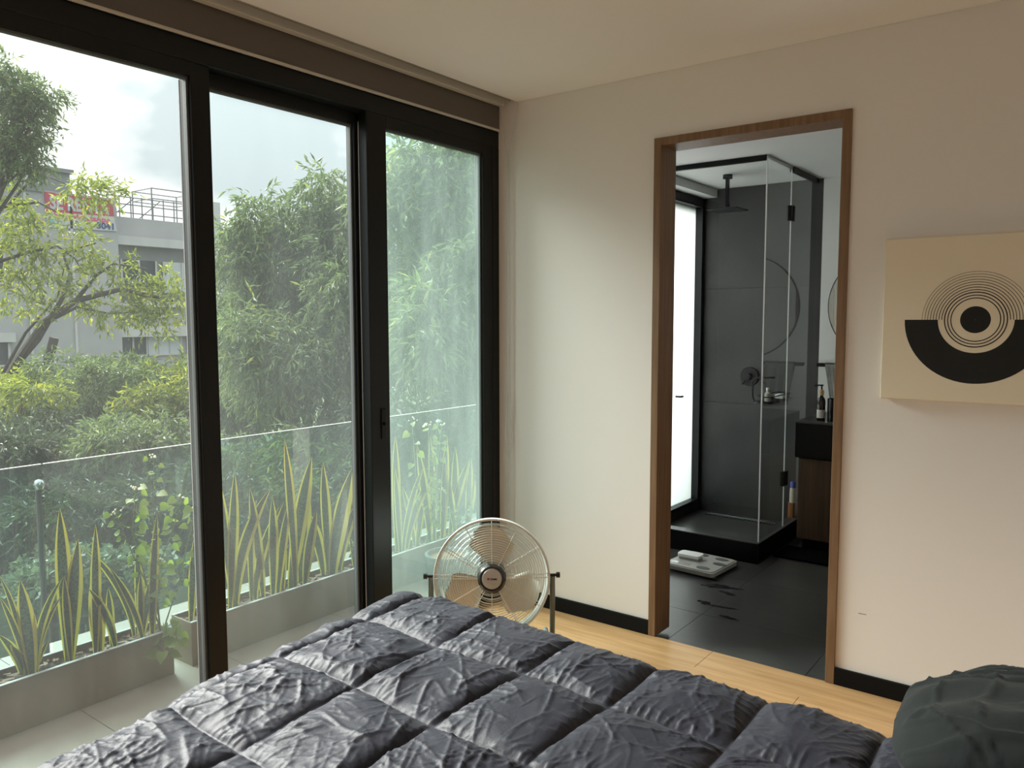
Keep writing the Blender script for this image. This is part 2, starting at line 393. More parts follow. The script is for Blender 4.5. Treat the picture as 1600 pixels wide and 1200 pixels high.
struct(MB().box(-2.284, XE, YS, -0.002, ZC, ZC + 0.06).build('ceiling', 'ceiling_paint'))
struct(MB().box(-2.70, XE + 0.12, YS - 0.12, 2.60, ZS, ZS + 0.12).build('ceiling_slab', 'white_paint'))
struct(MB().box(-2.302, -2.284, YS, -0.002, ZC + 0.002, ZS).build('trim_1', 'ceiling_paint'))
# door wall
w = MB().box(-2.53, DX0, 0, 0.13, 0, ZS).box(DX1, XE, 0, 0.13, 0, ZS).box(DX0, DX1, 0, 0.13, DZ, ZS)
struct(w.build('wall_far', 'wall_paint'))
struct(MB().box(XE, XE + 0.12, YS, 0.13, -0.06, ZS).build('wall_right', 'wall_paint'))
struct(MB().box(-2.53, XE, YS - 0.12, YS, -0.06, ZS).build('wall_rear', 'wall_paint'))
# strip of wall above the windows
struct(MB().box(-2.53, XW, YS, 0, 2.31, ZS).build('wall_left', 'wall_paint'))
# skirting
struct(MB().box(-2.40, DX0 - 0.001, -0.012, 0, 0.0, 0.067, bev=0.002).build('baseboard_left', 'black_trim'))
struct(MB().box(DX1 + 0.001, XE, -0.012, 0, 0.0, 0.067, bev=0.002).build('baseboard_right', 'black_trim'))
# walnut door lining
d = thing('door_1', (-1.173, 0.06, 0), 'walnut lined doorway opening to the dark bathroom', 'doorway'); struct(d)
c = 0.033
MB().box(DX0, DX0 + c, -0.012, 0.135, 0, DZ, bev=0.002).build('jamb', 'walnut', d)
MB().box(DX1 - c, DX1, -0.012, 0.135, 0, DZ, bev=0.002).build('jamb', 'walnut', d)
MB().box(DX0 + c, DX1 - c, -0.012, 0.135, DZ - c, DZ, bev=0.002).build('head', 'walnut', d)

# ------------------------------------------------------------------ sliding windows
fr_ = thing('window_1', (-2.465, -2.3, 0), 'black aluminium window frame running along the whole left wall', 'window frame'); struct(fr_)
MB().box(-2.525, XW, YS, 0, 2.235, 2.31, bev=0.003).build('head', 'black_aluminium', fr_)
MB().box(-2.525, XW, YS, 0, -0.02, 0.022).build('sill_track', 'black_aluminium', fr_)
MB().box(-2.525, XW, -0.05, 0, 0.022, 2.235, bev=0.003).build('jamb', 'black_aluminium', fr_)
MB().box(-2.525, XW, YS, YS + 0.05, 0.022, 2.235).build('jamb', 'black_aluminium', fr_)
def sash(n, y0, y1, track, wl, wr, glass, label, lock=False):
    xa, xb = ((-2.462, -2.413) if track == 0 else (-2.520, -2.470)); xm = (xa + xb) / 2
    t = thing('window_%d' % n, (xm, (y0 + y1) / 2, 0.022), label, 'window'); struct(t)
    zt, zb = 2.19, 0.085
    MB().box(xa, xb, y0, y0 + wl, 0.022, 2.236, bev=0.003).build('stile', 'black_aluminium', t)
    MB().box(xa, xb, y1 - wr, y1, 0.022, 2.236, bev=0.003).build('stile', 'black_aluminium', t)
    MB().box(xa, xb, y0 + wl, y1 - wr, zt, 2.236).build('top_rail', 'black_aluminium', t)
    MB().box(xa, xb, y0 + wl, y1 - wr, 0.022, zb).build('bottom_rail', 'black_aluminium', t)
    p = MB().box(xm - 0.003, xm + 0.003, y0 + wl - 0.01, y1 - wr + 0.01, zb - 0.01, zt + 0.01).build('pane', glass, t)
    g = MB()
    for ya, yb in ((y0 + wl, y0 + wl + 0.008), (y1 - wr - 0.008, y1 - wr)): g.box(xm - 0.010, xm + 0.010, ya, yb, zb, zt)
    for za, zb2 in ((zb, zb + 0.008), (zt - 0.008, zt)): g.box(xm - 0.010, xm + 0.010, y0 + wl + 0.008, y1 - wr - 0.008, za, zb2)
    g.build('gasket', 'grey_gasket', t)
    # bright weather strip in the interlock
    MB().box(xa - 0.001, xa + 0.003, y0 - 0.0015, y0 + 0.001, 0.03, 2.2).build('weather_strip', 'bright_seal', t)
    if lock:
        q = MB().box(xb - 0.001, xb + 0.006, y0 + 0.055, y0 + 0.082, 0.90, 1.03, bev=0.003).build('lock', 'black_metal', t)
        MB().lathe([(0.008, 0), (0.008, 0.012), (0.0, 0.013)], (xb + 0.005, y0 + 0.068, 0.965), 12, 'x').build('thumb_turn', 'black_metal', q)
    return t
sash(2, -0.860, -0.048, 0, 0.108, 0.072, 'window_glass_dusty', 'narrow sliding window sash nearest the door wall, behind the fan', lock=True)
sash(3, -1.600, -0.800, 1, 0.075, 0.075, 'window_glass_hazy', 'middle sliding window sash between the two black mullions')
sash(4, -2.470, -1.552, 0, 0.07, 0.07, 'window_glass', 'wide sliding window sash on the left showing the apartment block')
sash(5, -3.25, -2.40, 1, 0.07, 0.07, 'window_glass', 'unseen sliding window sash next left of the wide one, added for daylight')  # out-of-view sashes added along the window wall to bring in daylight
sash(6, -4.08, -3.18, 0, 0.07, 0.07, 'window_glass', 'unseen sliding window sash second left of the wide one, added for daylight')
sash(7, -4.75, -4.01, 1, 0.07, 0.07, 'window_glass', 'unseen last sliding window sash by the rear wall, added for daylight')

# ------------------------------------------------------------------ roller blind in the ceiling slot
rb = thing('roller_blind', (-2.37, -2.0, 2.306), 'brown roller blind rolled up above the black window frames', 'blind')
YB0, YB1 = -4.7, -0.012
MB().box(-2.399, -2.397, YB0, YB1, 2.316, 2.50).build('fabric', 'blind_fabric', rb)
MB().box(-2.402, -2.394, YB0, YB1, 2.306, 2.317, bev=0.002).build('bottom_bar', 'blind_metal', rb)
MB().tube([(-2.366, YB0, 2.51), (-2.366, YB1 - 0.01, 2.51)], 0.030, 20).build('roller_tube', 'blind_fabric', rb)
MB().box(-2.385, -2.352, YB0, -0.03, 2.418, 2.452, bev=0.003).build('cassette_bar', 'blind_metal', rb)
MB().box(-2.352, -2.348, YB0, -0.03, 2.452, 2.56).build('fascia', 'blind_metal', rb)
MB().box(-2.392, -2.33, -0.03, -0.010, 2.44, 2.56).build('bracket', 'blind_metal', rb)
cd = thing('blind_cord', (-2.33, -0.03, 0.5), 'thin looped blind cord hanging in the corner beside the window', 'cord')
def cord(pts, nm='strand', r=0.0016): MB().tube(pts, r, 6).build(nm, 'cord', cd)
cord([(-2.372, -0.045, 2.42), (-2.352, -0.035, 2.30), (-2.335, -0.030, 2.18), (-2.334, -0.028, 1.7), (-2.336, -0.027, 1.2), (-2.337, -0.026, 0.35)])
cord([(-2.284, -0.012, 2.425), (-2.310, -0.018, 2.30), (-2.330, -0.022, 2.17), (-2.327, -0.022, 1.7), (-2.328, -0.022, 1.1), (-2.330, -0.022, 0.35)])
cord([(-2.335, -0.03, 1.05), (-2.345, -0.034, 0.92), (-2.349, -0.036, 0.82), (-2.343, -0.033, 0.75), (-2.325, -0.03, 0.72), (-2.31, -0.028, 0.80), (-2.325, -0.025, 0.93), (-2.329, -0.024, 1.05)], 'loop')
cord([(-2.337, -0.026, 0.35), (-2.334, -0.024, 0.335), (-2.330, -0.022, 0.35)], 'bottom_bend')

# ================================================================== BATHROOM
BL, BB, BC = -2.36, 2.33, 2.32      # left wall, back wall, ceiling
bf = struct(MB().box(-2.5, 0.0, 0.0, 2.5, -0.10, -0.031).build('floor_bathroom', 'grout'))
ys = [0.001, 0.42, 1.03, 1.64, 2.33]; xs = [-2.36, -1.50, -0.9, -0.3, 0.0]
for i in range(len(ys) - 1):
    for j in range(len(xs) - 1):
        MB().box(xs[j] + 0.0012, xs[j + 1] - 0.0012, ys[i] + 0.0012, ys[i + 1] - 0.0012, -0.031, -0.020).build('floor_tile', 'floor_slate', bf)
struct(MB().box(-2.5, 0.0, 0.132, 2.5, BC, BC + 0.1).build('ceiling_bathroom', 'white_paint'))
struct(MB().box(-2.362, -2.26, 0.132, BB, 2.262, 2.319).build('trim_2', 'white_paint'))
wb = struct(MB().box(-2.5, -1.53, BB + 0.012, 2.5, -0.03, BC).build('wall_bathroom_back', 'grout'))
zz = [-0.02, 0.803, 1.617, BC - 0.001]; xx = [-2.359, -1.531]
for k in range(3): MB().box(xx[0], xx[1], BB, BB + 0.012, zz[k] + 0.001, zz[k + 1] - 0.001).build('wall_tile', 'slate_tile', wb)
struct(MB().box(-1.53, 0.0, BB, 2.5, -0.03, BC).build('wall_bathroom_vanity', 'white_paint'))
struct(MB().box(-0.05, 0.05, 0.132, BB, -0.03, BC).build('wall_bathroom_right', 'white_paint'))
# window wall of the shower: dark band round a frosted pane
wl_ = MB().box(-2.5, BL, 0.132, BB + 0.01, -0.03, 0.06).box(-2.5, BL, 0.132, BB + 0.01, 2.215, BC).box(-2.5, BL, 0.132, 0.70, 0.06, 2.215).box(-2.5, BL, 2.312, BB + 0.01, 0.06, 2.215)
struct(wl_.build('wall_bathroom_left', 'slate_tile'))
t = thing('window_8', (-2.40, 1.5, 0.06), 'frosted bright bathroom window beside the shower', 'window'); struct(t)
for a in ((0.70, 0.74, 0.06, 2.215), (2.282, 2.312, 0.06, 2.215)): MB().box(-2.43, BL + 0.012, *a).build('frame_post', 'black_aluminium', t)
for a in ((0.74, 2.282, 0.06, 0.085), (0.74, 2.282, 2.195, 2.215)): MB().box(-2.43, BL + 0.012, *a).build('frame_rail', 'black_aluminium', t)
MB().box(-2.405, -2.400, 0.74, 2.282, 0.085, 2.195).build('pane', 'frosted_glass', t)
h = MB().tube([(-2.39, 1.975, 0.862), (-2.355, 1.975, 0.862), (-2.35, 2.005, 0.862)], 0.007, 8).build('handle', 'black_metal', t)

# shower kerb, drain, glass
k = thing('shower_kerb', (-1.9, 1.4, -0.02), 'low black kerb round the shower floor', 'kerb')
MB().box(BL, -1.557, 1.337, 1.41, -0.02, 0.098).build('front_kerb', 'black_stone', k)
MB().box(-1.62, -1.557, 1.41, BB, -0.02, 0.098).build('side_kerb', 'black_stone', k)
MB().box(BL, -1.557, 1.336, 1.412, 0.098, 0.104, bev=0.001).build('cap', 'counter_top', k)
MB().box(-1.622, -1.556, 1.412, BB, 0.098, 0.104, bev=0.001).build('cap', 'counter_top', k)
sp = MB().box(BL, -1.62, 1.41, BB, -0.02, -0.004).build('shower_tray', 'floor_slate'); tag(sp, 'dark slate shower floor inside the kerb', 'shower tray')
dr = thing('linear_drain', (-1.97, 2.235, -0.004), 'long narrow steel drain across the back of the shower floor', 'drain')
MB().box(-2.26, -1.68, 2.215, 2.255, -0.005, 0.0).build('grate', 'black_metal', dr)
MB().box(-2.26, -1.68, 2.255, 2.261, -0.005, 0.003).build('edge_strip', 'chrome', dr)
for i in range(28): MB().box(-2.25 + i * 0.02, -2.24 + i * 0.02, 2.219, 2.251, 0.0, 0.0012).build('slot', 'steel', dr)
g = thing('shower_enclosure', (-1.6, 1.8, 0.1), 'clear glass shower enclosure with black ceiling track and hinges', 'shower screen')
GX, GY, GT = -1.572, 1.372, 2.312
MB().box(BL + 0.003, GX, GY - 0.004, GY + 0.004, 0.104, GT).build('front_pane', 'shower_glass', g)
MB().box(GX - 0.004, GX + 0.004, GY + 0.005, 1.806, 0.104, GT - 0.004).build('side_pane', 'shower_glass', g)
MB().box(GX - 0.004, GX + 0.004, 1.812, 2.318, 0.112, GT - 0.012).build('door_pane', 'shower_glass', g)
MB().box(GX - 0.001, GX + 0.005, GY - 0.0045, GY + 0.0045, 0.104, GT).build('corner_edge', 'glass_edge_highlight', g)
MB().box(GX - 0.0035, GX + 0.0035, 1.8065, 1.8085, 0.104, GT).build('seam_edge', 'glass_edge_highlight', g)
MB().box(BL + 0.003, GX, GY - 0.012, GY + 0.012, GT - 0.022, BC - 0.001).build('front_track', 'black_metal', g)
MB().box(GX - 0.006, GX + 0.006, GY, 1.81, GT - 0.006, BC - 0.001).build('side_track', 'steel', g)
MB().box(GX - 0.012, GX + 0.012, 1.81, 2.328, GT - 0.022, BC - 0.001).build('door_track', 'black_metal', g)
for z in (2.04, 0.41):
    q = MB().box(GX - 0.014, GX + 0.014, 1.77, 1.85, z - 0.045, z + 0.045, bev=0.003).build('hinge', 'black_metal', g)
    MB().tube([(GX + 0.016, 1.809, z - 0.046), (GX + 0.016, 1.809, z + 0.046)], 0.006, 8).build('hinge_pin', 'black_metal', q)
# rain head
rh = thing('rain_shower', (-1.985, 1.83, 2.08), 'black square rain shower head hanging from the bathroom ceiling', 'shower head')
MB().lathe([(0.030, BC - 0.026), (0.030, BC - 0.001)], (-1.985, 1.83, 0), 20).build('flange', 'black_metal', rh)
MB().box(-1.996, -1.974, 1.819, 1.841, 2.14, BC - 0.02, bev=0.003).build('arm', 'black_metal', rh)
MB().lathe([(0.013, 2.10), (0.018, 2.115), (0.018, 2.135), (0.012, 2.145)], (-1.985, 1.83, 0), 16).build('swivel', 'black_metal', rh)
MB().box(-2.088, -1.882, 1.73, 1.93, 2.094, 2.103, bev=0.003).build('head_plate', 'black_metal', rh)
# mixer
mxr = thing('shower_mixer', (-1.993, BB, 1.0), 'round black shower mixer on the slate wall', 'mixer')
MB().lathe([(0.066, BB - 0.001), (0.066, BB - 0.014), (0.062, BB - 0.018), (0.0, BB - 0.018)], (-1.993, 0, 1.0), 36, 'y').build('plate', 'black_metal', mxr)
MB().lathe([(0.024, BB - 0.016), (0.022, BB - 0.060), (0.0, BB - 0.062)], (-1.993, 0, 1.0), 20, 'y').build('knob', 'black_metal', mxr)
MB().tube([(-1.993, BB - 0.05, 1.0), (-2.03, BB - 0.055, 0.945)], 0.006, 8).build('lever', 'black_metal', mxr)
# caddy hung on the glass
cy = thing('shower_caddy', (-1.65, 1.8, 0.9), 'black wire shower shelf hung inside the glass', 'shelf')
def loop(x0, x1, y0, y1, z, r=0.04): return [(a, b, z) for a, b in rrect(x0, x1, y0, y1, r, 4)]
MB().tube(loop(-1.70, -1.595, 1.60, 2.02, 0.895), 0.009, 8, closed=True).build('rim', 'black_metal', cy)
MB().tube(loop(-1.695, -1.60, 1.605, 2.015, 0.93), 0.004, 6, closed=True).build('rail', 'black_metal', cy)
q = MB()
for i in range(12): q.tube([(-1.695, 1.64 + i * 0.032, 0.893), (-1.60, 1.64 + i * 0.032, 0.893)], 0.002, 5)
q.build('tray_wires', 'black_metal', cy)
MB().tube([(-1.70, 1.62, 0.895), (-1.715, 1.62, 0.93), (-1.715, 1.62, 1.02), (-1.69, 1.62, 1.045), (-1.583, 1.62, 1.05)], 0.006, 8).build('hanger', 'black_metal', cy)
b1 = thing('travel_bottle', (-1.648, 1.70, 0.8965), 'small pale bottle standing in the black shower shelf', 'bottle')
MB().lathe([(0.018, 0.8965), (0.020, 0.90), (0.020, 0.945), (0.010, 0.955), (0.010, 0.965)], (-1.648, 1.70, 0), 14).build('body', 'label_paper', b1)
MB().lathe([(0.011, 0.965), (0.011, 0.98), (0.0, 0.981)], (-1.648, 1.70, 0), 14).build('cap', 'white_plastic', b1)
b2 = MB().box(-1.675, -1.62, 1.90, 1.965, 0.8965, 0.925, bev=0.008).build('soap_bar', 'white_plastic'); tag(b2, 'pale bar of soap on the far end of the black shower shelf', 'soap')
# shampoo bottle on the shower floor behind the door glass
sb = thing('shampoo_bottle', (-1.592, 2.10, 0.104), 'cream and brown bottle with blue cap behind the glass door', 'bottle')
MB().prism(rrect(-1.6215, -1.5785, 2.05, 2.13, 0.015), 0.104, 0.20).build('body', 'brown_liquid', sb)
MB().lathe([(0.0215, 0.20), (0.0215, 0.27), (0.019, 0.295), (0.013, 0.300)], (-1.600, 2.09, 0), 16).build('shoulder', 'shampoo', sb)
MB().lathe([(0.018, 0.298), (0.019, 0.33), (0.014, 0.338), (0.0, 0.339)], (-1.600, 2.09, 0), 16).build('cap', 'blue_cap', sb)

# vanity
v = thing('vanity_unit', (-0.9, 2.0, -0.02), 'black stone vanity counter over a dark wood cabinet', 'vanity')
MB().box(-1.493, -0.052, 1.75, BB - 0.002, 0.56, 0.772, bev=0.003).build('counter', 'black_stone', v)
MB().box(-1.494, -0.052, 1.749, BB - 0.002, 0.772, 0.782, bev=0.002).build('counter_top', 'counter_top', v)
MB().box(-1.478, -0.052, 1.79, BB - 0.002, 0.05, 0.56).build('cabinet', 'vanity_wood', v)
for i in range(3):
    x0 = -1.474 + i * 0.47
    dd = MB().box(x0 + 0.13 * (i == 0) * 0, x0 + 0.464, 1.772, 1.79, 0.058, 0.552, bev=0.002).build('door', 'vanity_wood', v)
    MB().box(x0 + 0.44, x0 + 0.455, 1.762, 1.772, 0.42, 0.52).build('handle', 'black_metal', dd)
MB().box(-1.46, -0.06, 1.84, BB - 0.01, -0.02, 0.05).build('plinth', 'black_trim', v)
rg = MB().box(-1.54, -0.75, 1.54, 1.80, -0.0195, -0.006, bev=0.004).build('bath_mat', 'mat_black'); tag(rg, 'black bath mat on the slate floor before the vanity', 'bath mat')
# pump bottle, tumbler, toothbrush on the counter
pb = thing('soap_dispenser', (-1.374, 1.86, 0.782), 'dark glass pump bottle with pale label on the vanity counter', 'bottle')
P = (-1.374, 1.86, 0)
MB().lathe([(0.022, 0.782), (0.024, 0.786), (0.024, 0.900), (0.020, 0.918), (0.011, 0.930), (0.011, 0.940)], P, 20).build('body', 'amber_glass', pb)
MB().lathe([(0.0246, 0.800), (0.0246, 0.850)], P, 20, cap=False).build('paper_label', 'label_paper', pb)
MB().lathe([(0.014, 0.938), (0.015, 0.965), (0.008, 0.972), (0.005, 0.974)], P, 16).build('collar', 'gold_collar', pb)
q = MB().lathe([(0.005, 0.972), (0.005, 0.992), (0.010, 0.994), (0.010, 1.003), (0.0, 1.004)], P, 12).build('pump', 'black_metal', pb)
MB().tube([(P[0], P[1], 0.999), (P[0] - 0.035, P[1], 0.997), (P[0] - 0.040, P[1], 0.990)], 0.004, 8).build('spout', 'black_metal', q)
tu = MB().lathe([(0.036, 0.782), (0.038, 0.784), (0.040, 0.920), (0.037, 0.920), (0.035, 0.79), (0.0, 0.79)], (-1.300, 1.87, 0), 24).build('tumbler', 'black_stone'); tag(tu, 'black tumbler beside the pump bottle on the vanity', 'tumbler')
tb = thing('toothbrush', (-1.296, 1.87, 0.79), 'toothbrush with pale head standing in the black tumbler', 'toothbrush')
MB().tube([(-1.31, 1.875, 0.795), (-1.285, 1.87, 0.93), (-1.277, 1.868, 0.955)], 0.004, 8).build('handle', 'gold_collar', tb)
MB().box(-1.285, -1.268, 1.862, 1.874, 0.948, 0.972, bev=0.002).build('brush_head', 'label_paper', tb)
# towel bar with towel
tr_ = thing('towel_bar', (-1.35, 2.28, 1.1), 'flat black towel bar on the white bathroom wall', 'towel bar')
MB().box(-1.525, -1.05, 2.262, 2.276, 1.088, 1.112, bev=0.002).build('bar', 'black_metal', tr_)
for x in (-1.515, -1.07): MB().box(x, x + 0.02, 2.276, BB, 1.09, 1.11).build('bracket', 'black_metal', tr_)
tw_v = []; tw_f = []; nx, nz = 24, 14
for j in range(2 * nz + 1):
    for i in range(nx + 1):
        u = i / nx; x = -1.47 + 0.20 * u
        a = j - nz; drop = 0.295 * abs(a) / nz
        pinch = 1 - 0.25 * abs(a) / nz
        yy = (2.252 if a < 0 else 2.288) + (0.012 * sin(u * 19) + 0.006 * sin(u * 41 + 1)) * (abs(a) / nz)
        if a == 0: yy = 2.27
        tw_v.append((-1.39 + (x + 1.39) * pinch + 0.03 * abs(a) / nz, yy, 1.116 - drop - 0.02 * u * (abs(a) / nz)))
for j in range(2 * nz):
    for i in range(nx): a = j * (nx + 1) + i; tw_f.append((a, a + 1, a + nx + 2, a + nx + 1))
tw = MB().add(tw_v, tw_f, smooth=True).build('hand_towel', 'towel'); tag(tw, 'grey hand towel draped over the black towel bar', 'towel')
md = tw.modifiers.new('thickness', 'SOLIDIFY'); md.thickness = 0.006
# mirror
mi_ = thing('round_mirror', (-1.125, BB, 1.485), 'large round frameless mirror on the white wall above the vanity', 'mirror')
MB().lathe([(0.352, BB - 0.001), (0.352, BB - 0.018), (0.348, BB - 0.020)], (-1.125, 0, 1.485), 64, 'y').build('backing', 'black_metal', mi_)
MB().lathe([(0.345, BB - 0.0195), (0.345, BB - 0.023), (0.0, BB - 0.0232)], (-1.125, 0, 1.485), 64, 'y').build('mirror_disc', 'mirror_glass', mi_)
# bathroom scale and the white box on it
sc = thing('bathroom_scale', (-1.79, 1.10, -0.02), 'pale grey bathroom scale with dark oval foot pads on the slate floor', 'scale')
def rot_pts(pts, c, a): return [(c[0] + (x - c[0]) * cos(a) - (y - c[1]) * sin(a), c[1] + (x - c[0]) * sin(a) + (y - c[1]) * cos(a)) for x, y in pts]
SCc, SCa = (-1.80, 1.085), radians(-4)
MB().prism(rot_pts(rrect(-1.955, -1.645, 0.925, 1.245, 0.03), SCc, SCa), -0.008, 0.014).build('body', 'scale_body', sc)
MB().prism(rot_pts(rrect(-1.945, -1.655, 0.935, 1.235, 0.03), SCc, SCa), 0.014, 0.019).build('top_plate', 'scale_body', sc)
for cx_, cy_ in ((-1.72, 1.19), (-1.69, 1.10), (-1.73, 0.98), (-1.85, 1.20)):
    MB().prism(rot_pts(ellipse(cx_, cy_, 0.040, 0.024), SCc, SCa), 0.019, 0.0205).build('foot_pad', 'scale_pad', sc)
for cx_, cy_ in ((-1.93, 0.95), (-1.67, 0.95), (-1.93, 1.22), (-1.67, 1.22)): MB().lathe([(0.012, -0.02), (0.012, -0.008)], (cx_, cy_, 0), 10).build('foot', 'scale_pad', sc)
MB().prism(rot_pts(rrect(-1.93, -1.81, 0.965, 1.005, 0.006), SCc, SCa), 0.019, 0.0205).build('display', 'display_gloss', sc)
wbx = thing('soap_case', (-1.86, 1.10, 0.019), 'small white lidded case resting on the bathroom scale', 'case')
MB().prism(rrect(-1.93, -1.805, 1.06, 1.135, 0.015), 0.0192, 0.034).build('base', 'scale_body', wbx)
MB().prism(rrect(-1.935, -1.80, 1.055, 1.14, 0.02), 0.034, 0.050).build('lid', 'white_plastic', wbx)
# wet footprints
for nm, pts in (('a', (-1.60, 0.84, 0.07, 0.035, 15)), ('b', (-1.51, 0.77, 0.05, 0.018, -15)), ('c', (-1.545, 0.57, 0.026, 0.024, 0)), ('d', (-1.46, 0.565, 0.07, 0.014, 8)), ('e', (-1.585, 0.58, 0.012, 0.012, 0)), ('f', (-1.38, 0.45, 0.05, 0.014, -10)), ('g', (-1.66, 0.93, 0.035, 0.010, -15)), ('h', (-1.52, 0.86, 0.05, 0.012, 10))):
    cx_, cy_, rx, ry, a = pts; rr_ = random.Random(hash(nm) % 7 + ord(nm))
    poly = []
    for k_ in range(22):
        th = 2 * pi * k_ / 22; m_ = 1 + rr_.uniform(-0.28, 0.28)
        poly.append((cx_ + rx * m_ * cos(th), cy_ + ry * m_ * sin(th)))
    o = MB().prism(rot_pts(poly, (cx_, cy_), radians(a)), -0.0199, -0.0192).build('water_puddle', 'wet')
    tag(o, {'a': 'largest wet patch on the slate floor before the scale', 'b': 'short wet streak right of the largest wet patch', 'c': 'round wet heel print on the bathroom floor',
            'd': 'long thin wet streak beside the round heel print', 'e': 'tiny wet drop left of the round heel print', 'f': 'faint wet streak nearest the doorway',
            'g': 'wet dash just in front of the bathroom scale', 'h': 'slim wet smear behind the largest wet patch'}[nm], 'puddle')

# ================================================================== CANVAS PRINT
ar = thing('canvas_print', (-0.355, -0.02, 1.40), 'cream canvas print with black half disc and concentric rings', 'wall art')
AX0, AX1, AZ0, AZ1, AD = -0.645, -0.065, 1.116, 1.681, -0.034
MB().box(AX0, AX1, AD, -0.001, AZ0, AZ1, bev=0.003).build('canvas', 'canvas_cream', ar)
acx, acz = -0.357, 1.397
yp = AD - 0.0004
def ring(r0, r1, a0=0, a1=360, dz=0.0, sx=1.0, y0=yp, n=72):
    n = max(8, int(n * (a1 - a0) / 360)); vs = []; fs = []
    for k_ in range(n + 1):
        th = radians(a0 + (a1 - a0) * k_ / n)
        vs += [(acx + sx * r0 * cos(th), y0, acz + dz + r0 * sin(th)), (acx + sx * r1 * cos(th), y0, acz + dz + r1 * sin(th))]
    for k_ in range(n): fs.append((2 * k_, 2 * k_ + 1, 2 * k_ + 3, 2 * k_ + 2))
    return MB().add(vs, fs)
ring(0.112, 0.216, 180, 360).build('printed_half_disc', 'print_black', ar)
ring(0.0005, 0.045).build('printed_dot', 'print_black', ar)
for r, w_ in ((0.071, 0.0032), (0.0805, 0.0032), (0.090, 0.0036)): ring(r, r + w_).build('printed_ring', 'print_black', ar)
for i in range(8): r = 0.099 + i * 0.0088; ring(r, r + 0.0026 - 0.0002 * i, 0, 180).build('printed_arc', 'print_black', ar)
# scuff on the wall
o = MB().box(-0.700, -0.672, -0.0006, 0.0, 0.295, 0.297).build('wall_scuff', 'scale_pad'); tag(o, 'thin grey scuff on the wall right of the doorway', 'scuff')

# ================================================================== FLOOR FAN
fan = thing('floor_fan', (-2.03, -0.545, 0.0), 'round metal floor fan with chrome guard standing in the corner', 'fan', rz=radians(38.6))
FC = (0, 0, 0.318); FT = radians(-13)
R = 0.238
def ftilt(b):
    """tilt the head about its pivots (local coordinates)"""
    c_, s_ = cos(FT), sin(FT); b.v = [(x, y * c_ - (z - FC[2]) * s_, FC[2] + y * s_ + (z - FC[2]) * c_) for x, y, z in b.v]; return b
def fring(r, y, wr, n=72, k=6): return MB().tube([(r * cos(2 * pi * i / n), y, FC[2] + r * sin(2 * pi * i / n)) for i in range(n)], wr, k, closed=True)
def dome(r): return -0.062 - 0.034 * (1 - (r / R) ** 2)
fg = MB()
for i in range(19):
    r = 0.062 + i * (R - 0.066) / 18
    b = fring(r, dome(r), 0.00115, 64, 4); fg.add(b.v, b.f, smooth=True)
ftilt(fg).build('front_guard', 'fan_wire', fan, local=True)
rg2 = MB()
for i in range(10):
    r = 0.07 + i * (R - 0.075) / 9
    b = fring(r, 0.075 + 0.02 * (1 - (r / R) ** 2), 0.0013, 48, 4); rg2.add(b.v, b.f, smooth=True)
for i in range(12):
    a = 2 * pi * i / 12; rg2.tube([(q * cos(a), 0.077 + 0.02 * (1 - (q / R) ** 2), FC[2] + q * sin(a)) for q in (0.05, 0.15, R)], 0.0018, 5)
ftilt(rg2).build('rear_guard', 'fan_wire', fan, local=True)
for a_ in (90, 62, 118, 30, 150, 0, 4, 180, 176, 210, 330, 240, 270, 300):
    a = radians(a_); ftilt(MB().tube([(q * cos(a), dome(q) - 0.002, FC[2] + q * sin(a)) for q in (0.05, 0.10, 0.16, 0.21, R)], 0.0016, 6)).build('guard_spoke', 'fan_wire', fan, local=True)
ftilt(MB().lathe([(R - 0.004, -0.064), (R + 0.003, -0.066), (R + 0.006, -0.05), (R + 0.004, 0.0), (R + 0.006, 0.06), (R + 0.002, 0.078), (R - 0.006, 0.076), (R - 0.002, 0.0), (R - 0.004, -0.064)], FC, 72, 'y', cap=False)).build('rim', 'fan_white', fan, local=True)
ftilt(MB().lathe([(0.057, -0.090), (0.058, -0.099), (0.050, -0.107), (0.042, -0.107), (0.041, -0.100)], FC, 48, 'y', cap=False)).build('badge_ring', 'badge_ring', fan, local=True)
bd = ftilt(MB().lathe([(0.041, -0.098), (0.041, -0.106), (0.038, -0.109), (0.0, -0.110)], FC, 48, 'y')).build('badge', 'badge', fan, local=True)
def fpt(x, y, z): 
    c_, s_ = cos(FT), sin(FT); return (x, y * c_ - z * s_, FC[2] + y * s_ + z * c_)
text_mesh('badge_lettering', 'Linea', 0.0125, 'print_black', bd, fpt(-0.006, -0.1106, -0.004), (radians(90) + FT, 0, 0), bold=0.0004, extrude=0.0003)
dm = MB().prism([(-0.021, 0.0), (-0.0145, 0.0052), (-0.008, 0.0), (-0.0145, -0.0052)], -0.1112, -0.1098, axis='y')
dm.v = [(x, y, z + FC[2]) for x, y, z in dm.v]; ftilt(dm).build('badge_emblem', 'red_print', bd, local=True)
ftilt(MB().lathe([(0.030, -0.05), (0.040, -0.03), (0.055, 0.03), (0.062, 0.06), (0.060, 0.12), (0.045, 0.135), (0.0, 0.137)], FC, 32, 'y')).build('motor', 'fan_black', fan, local=True)
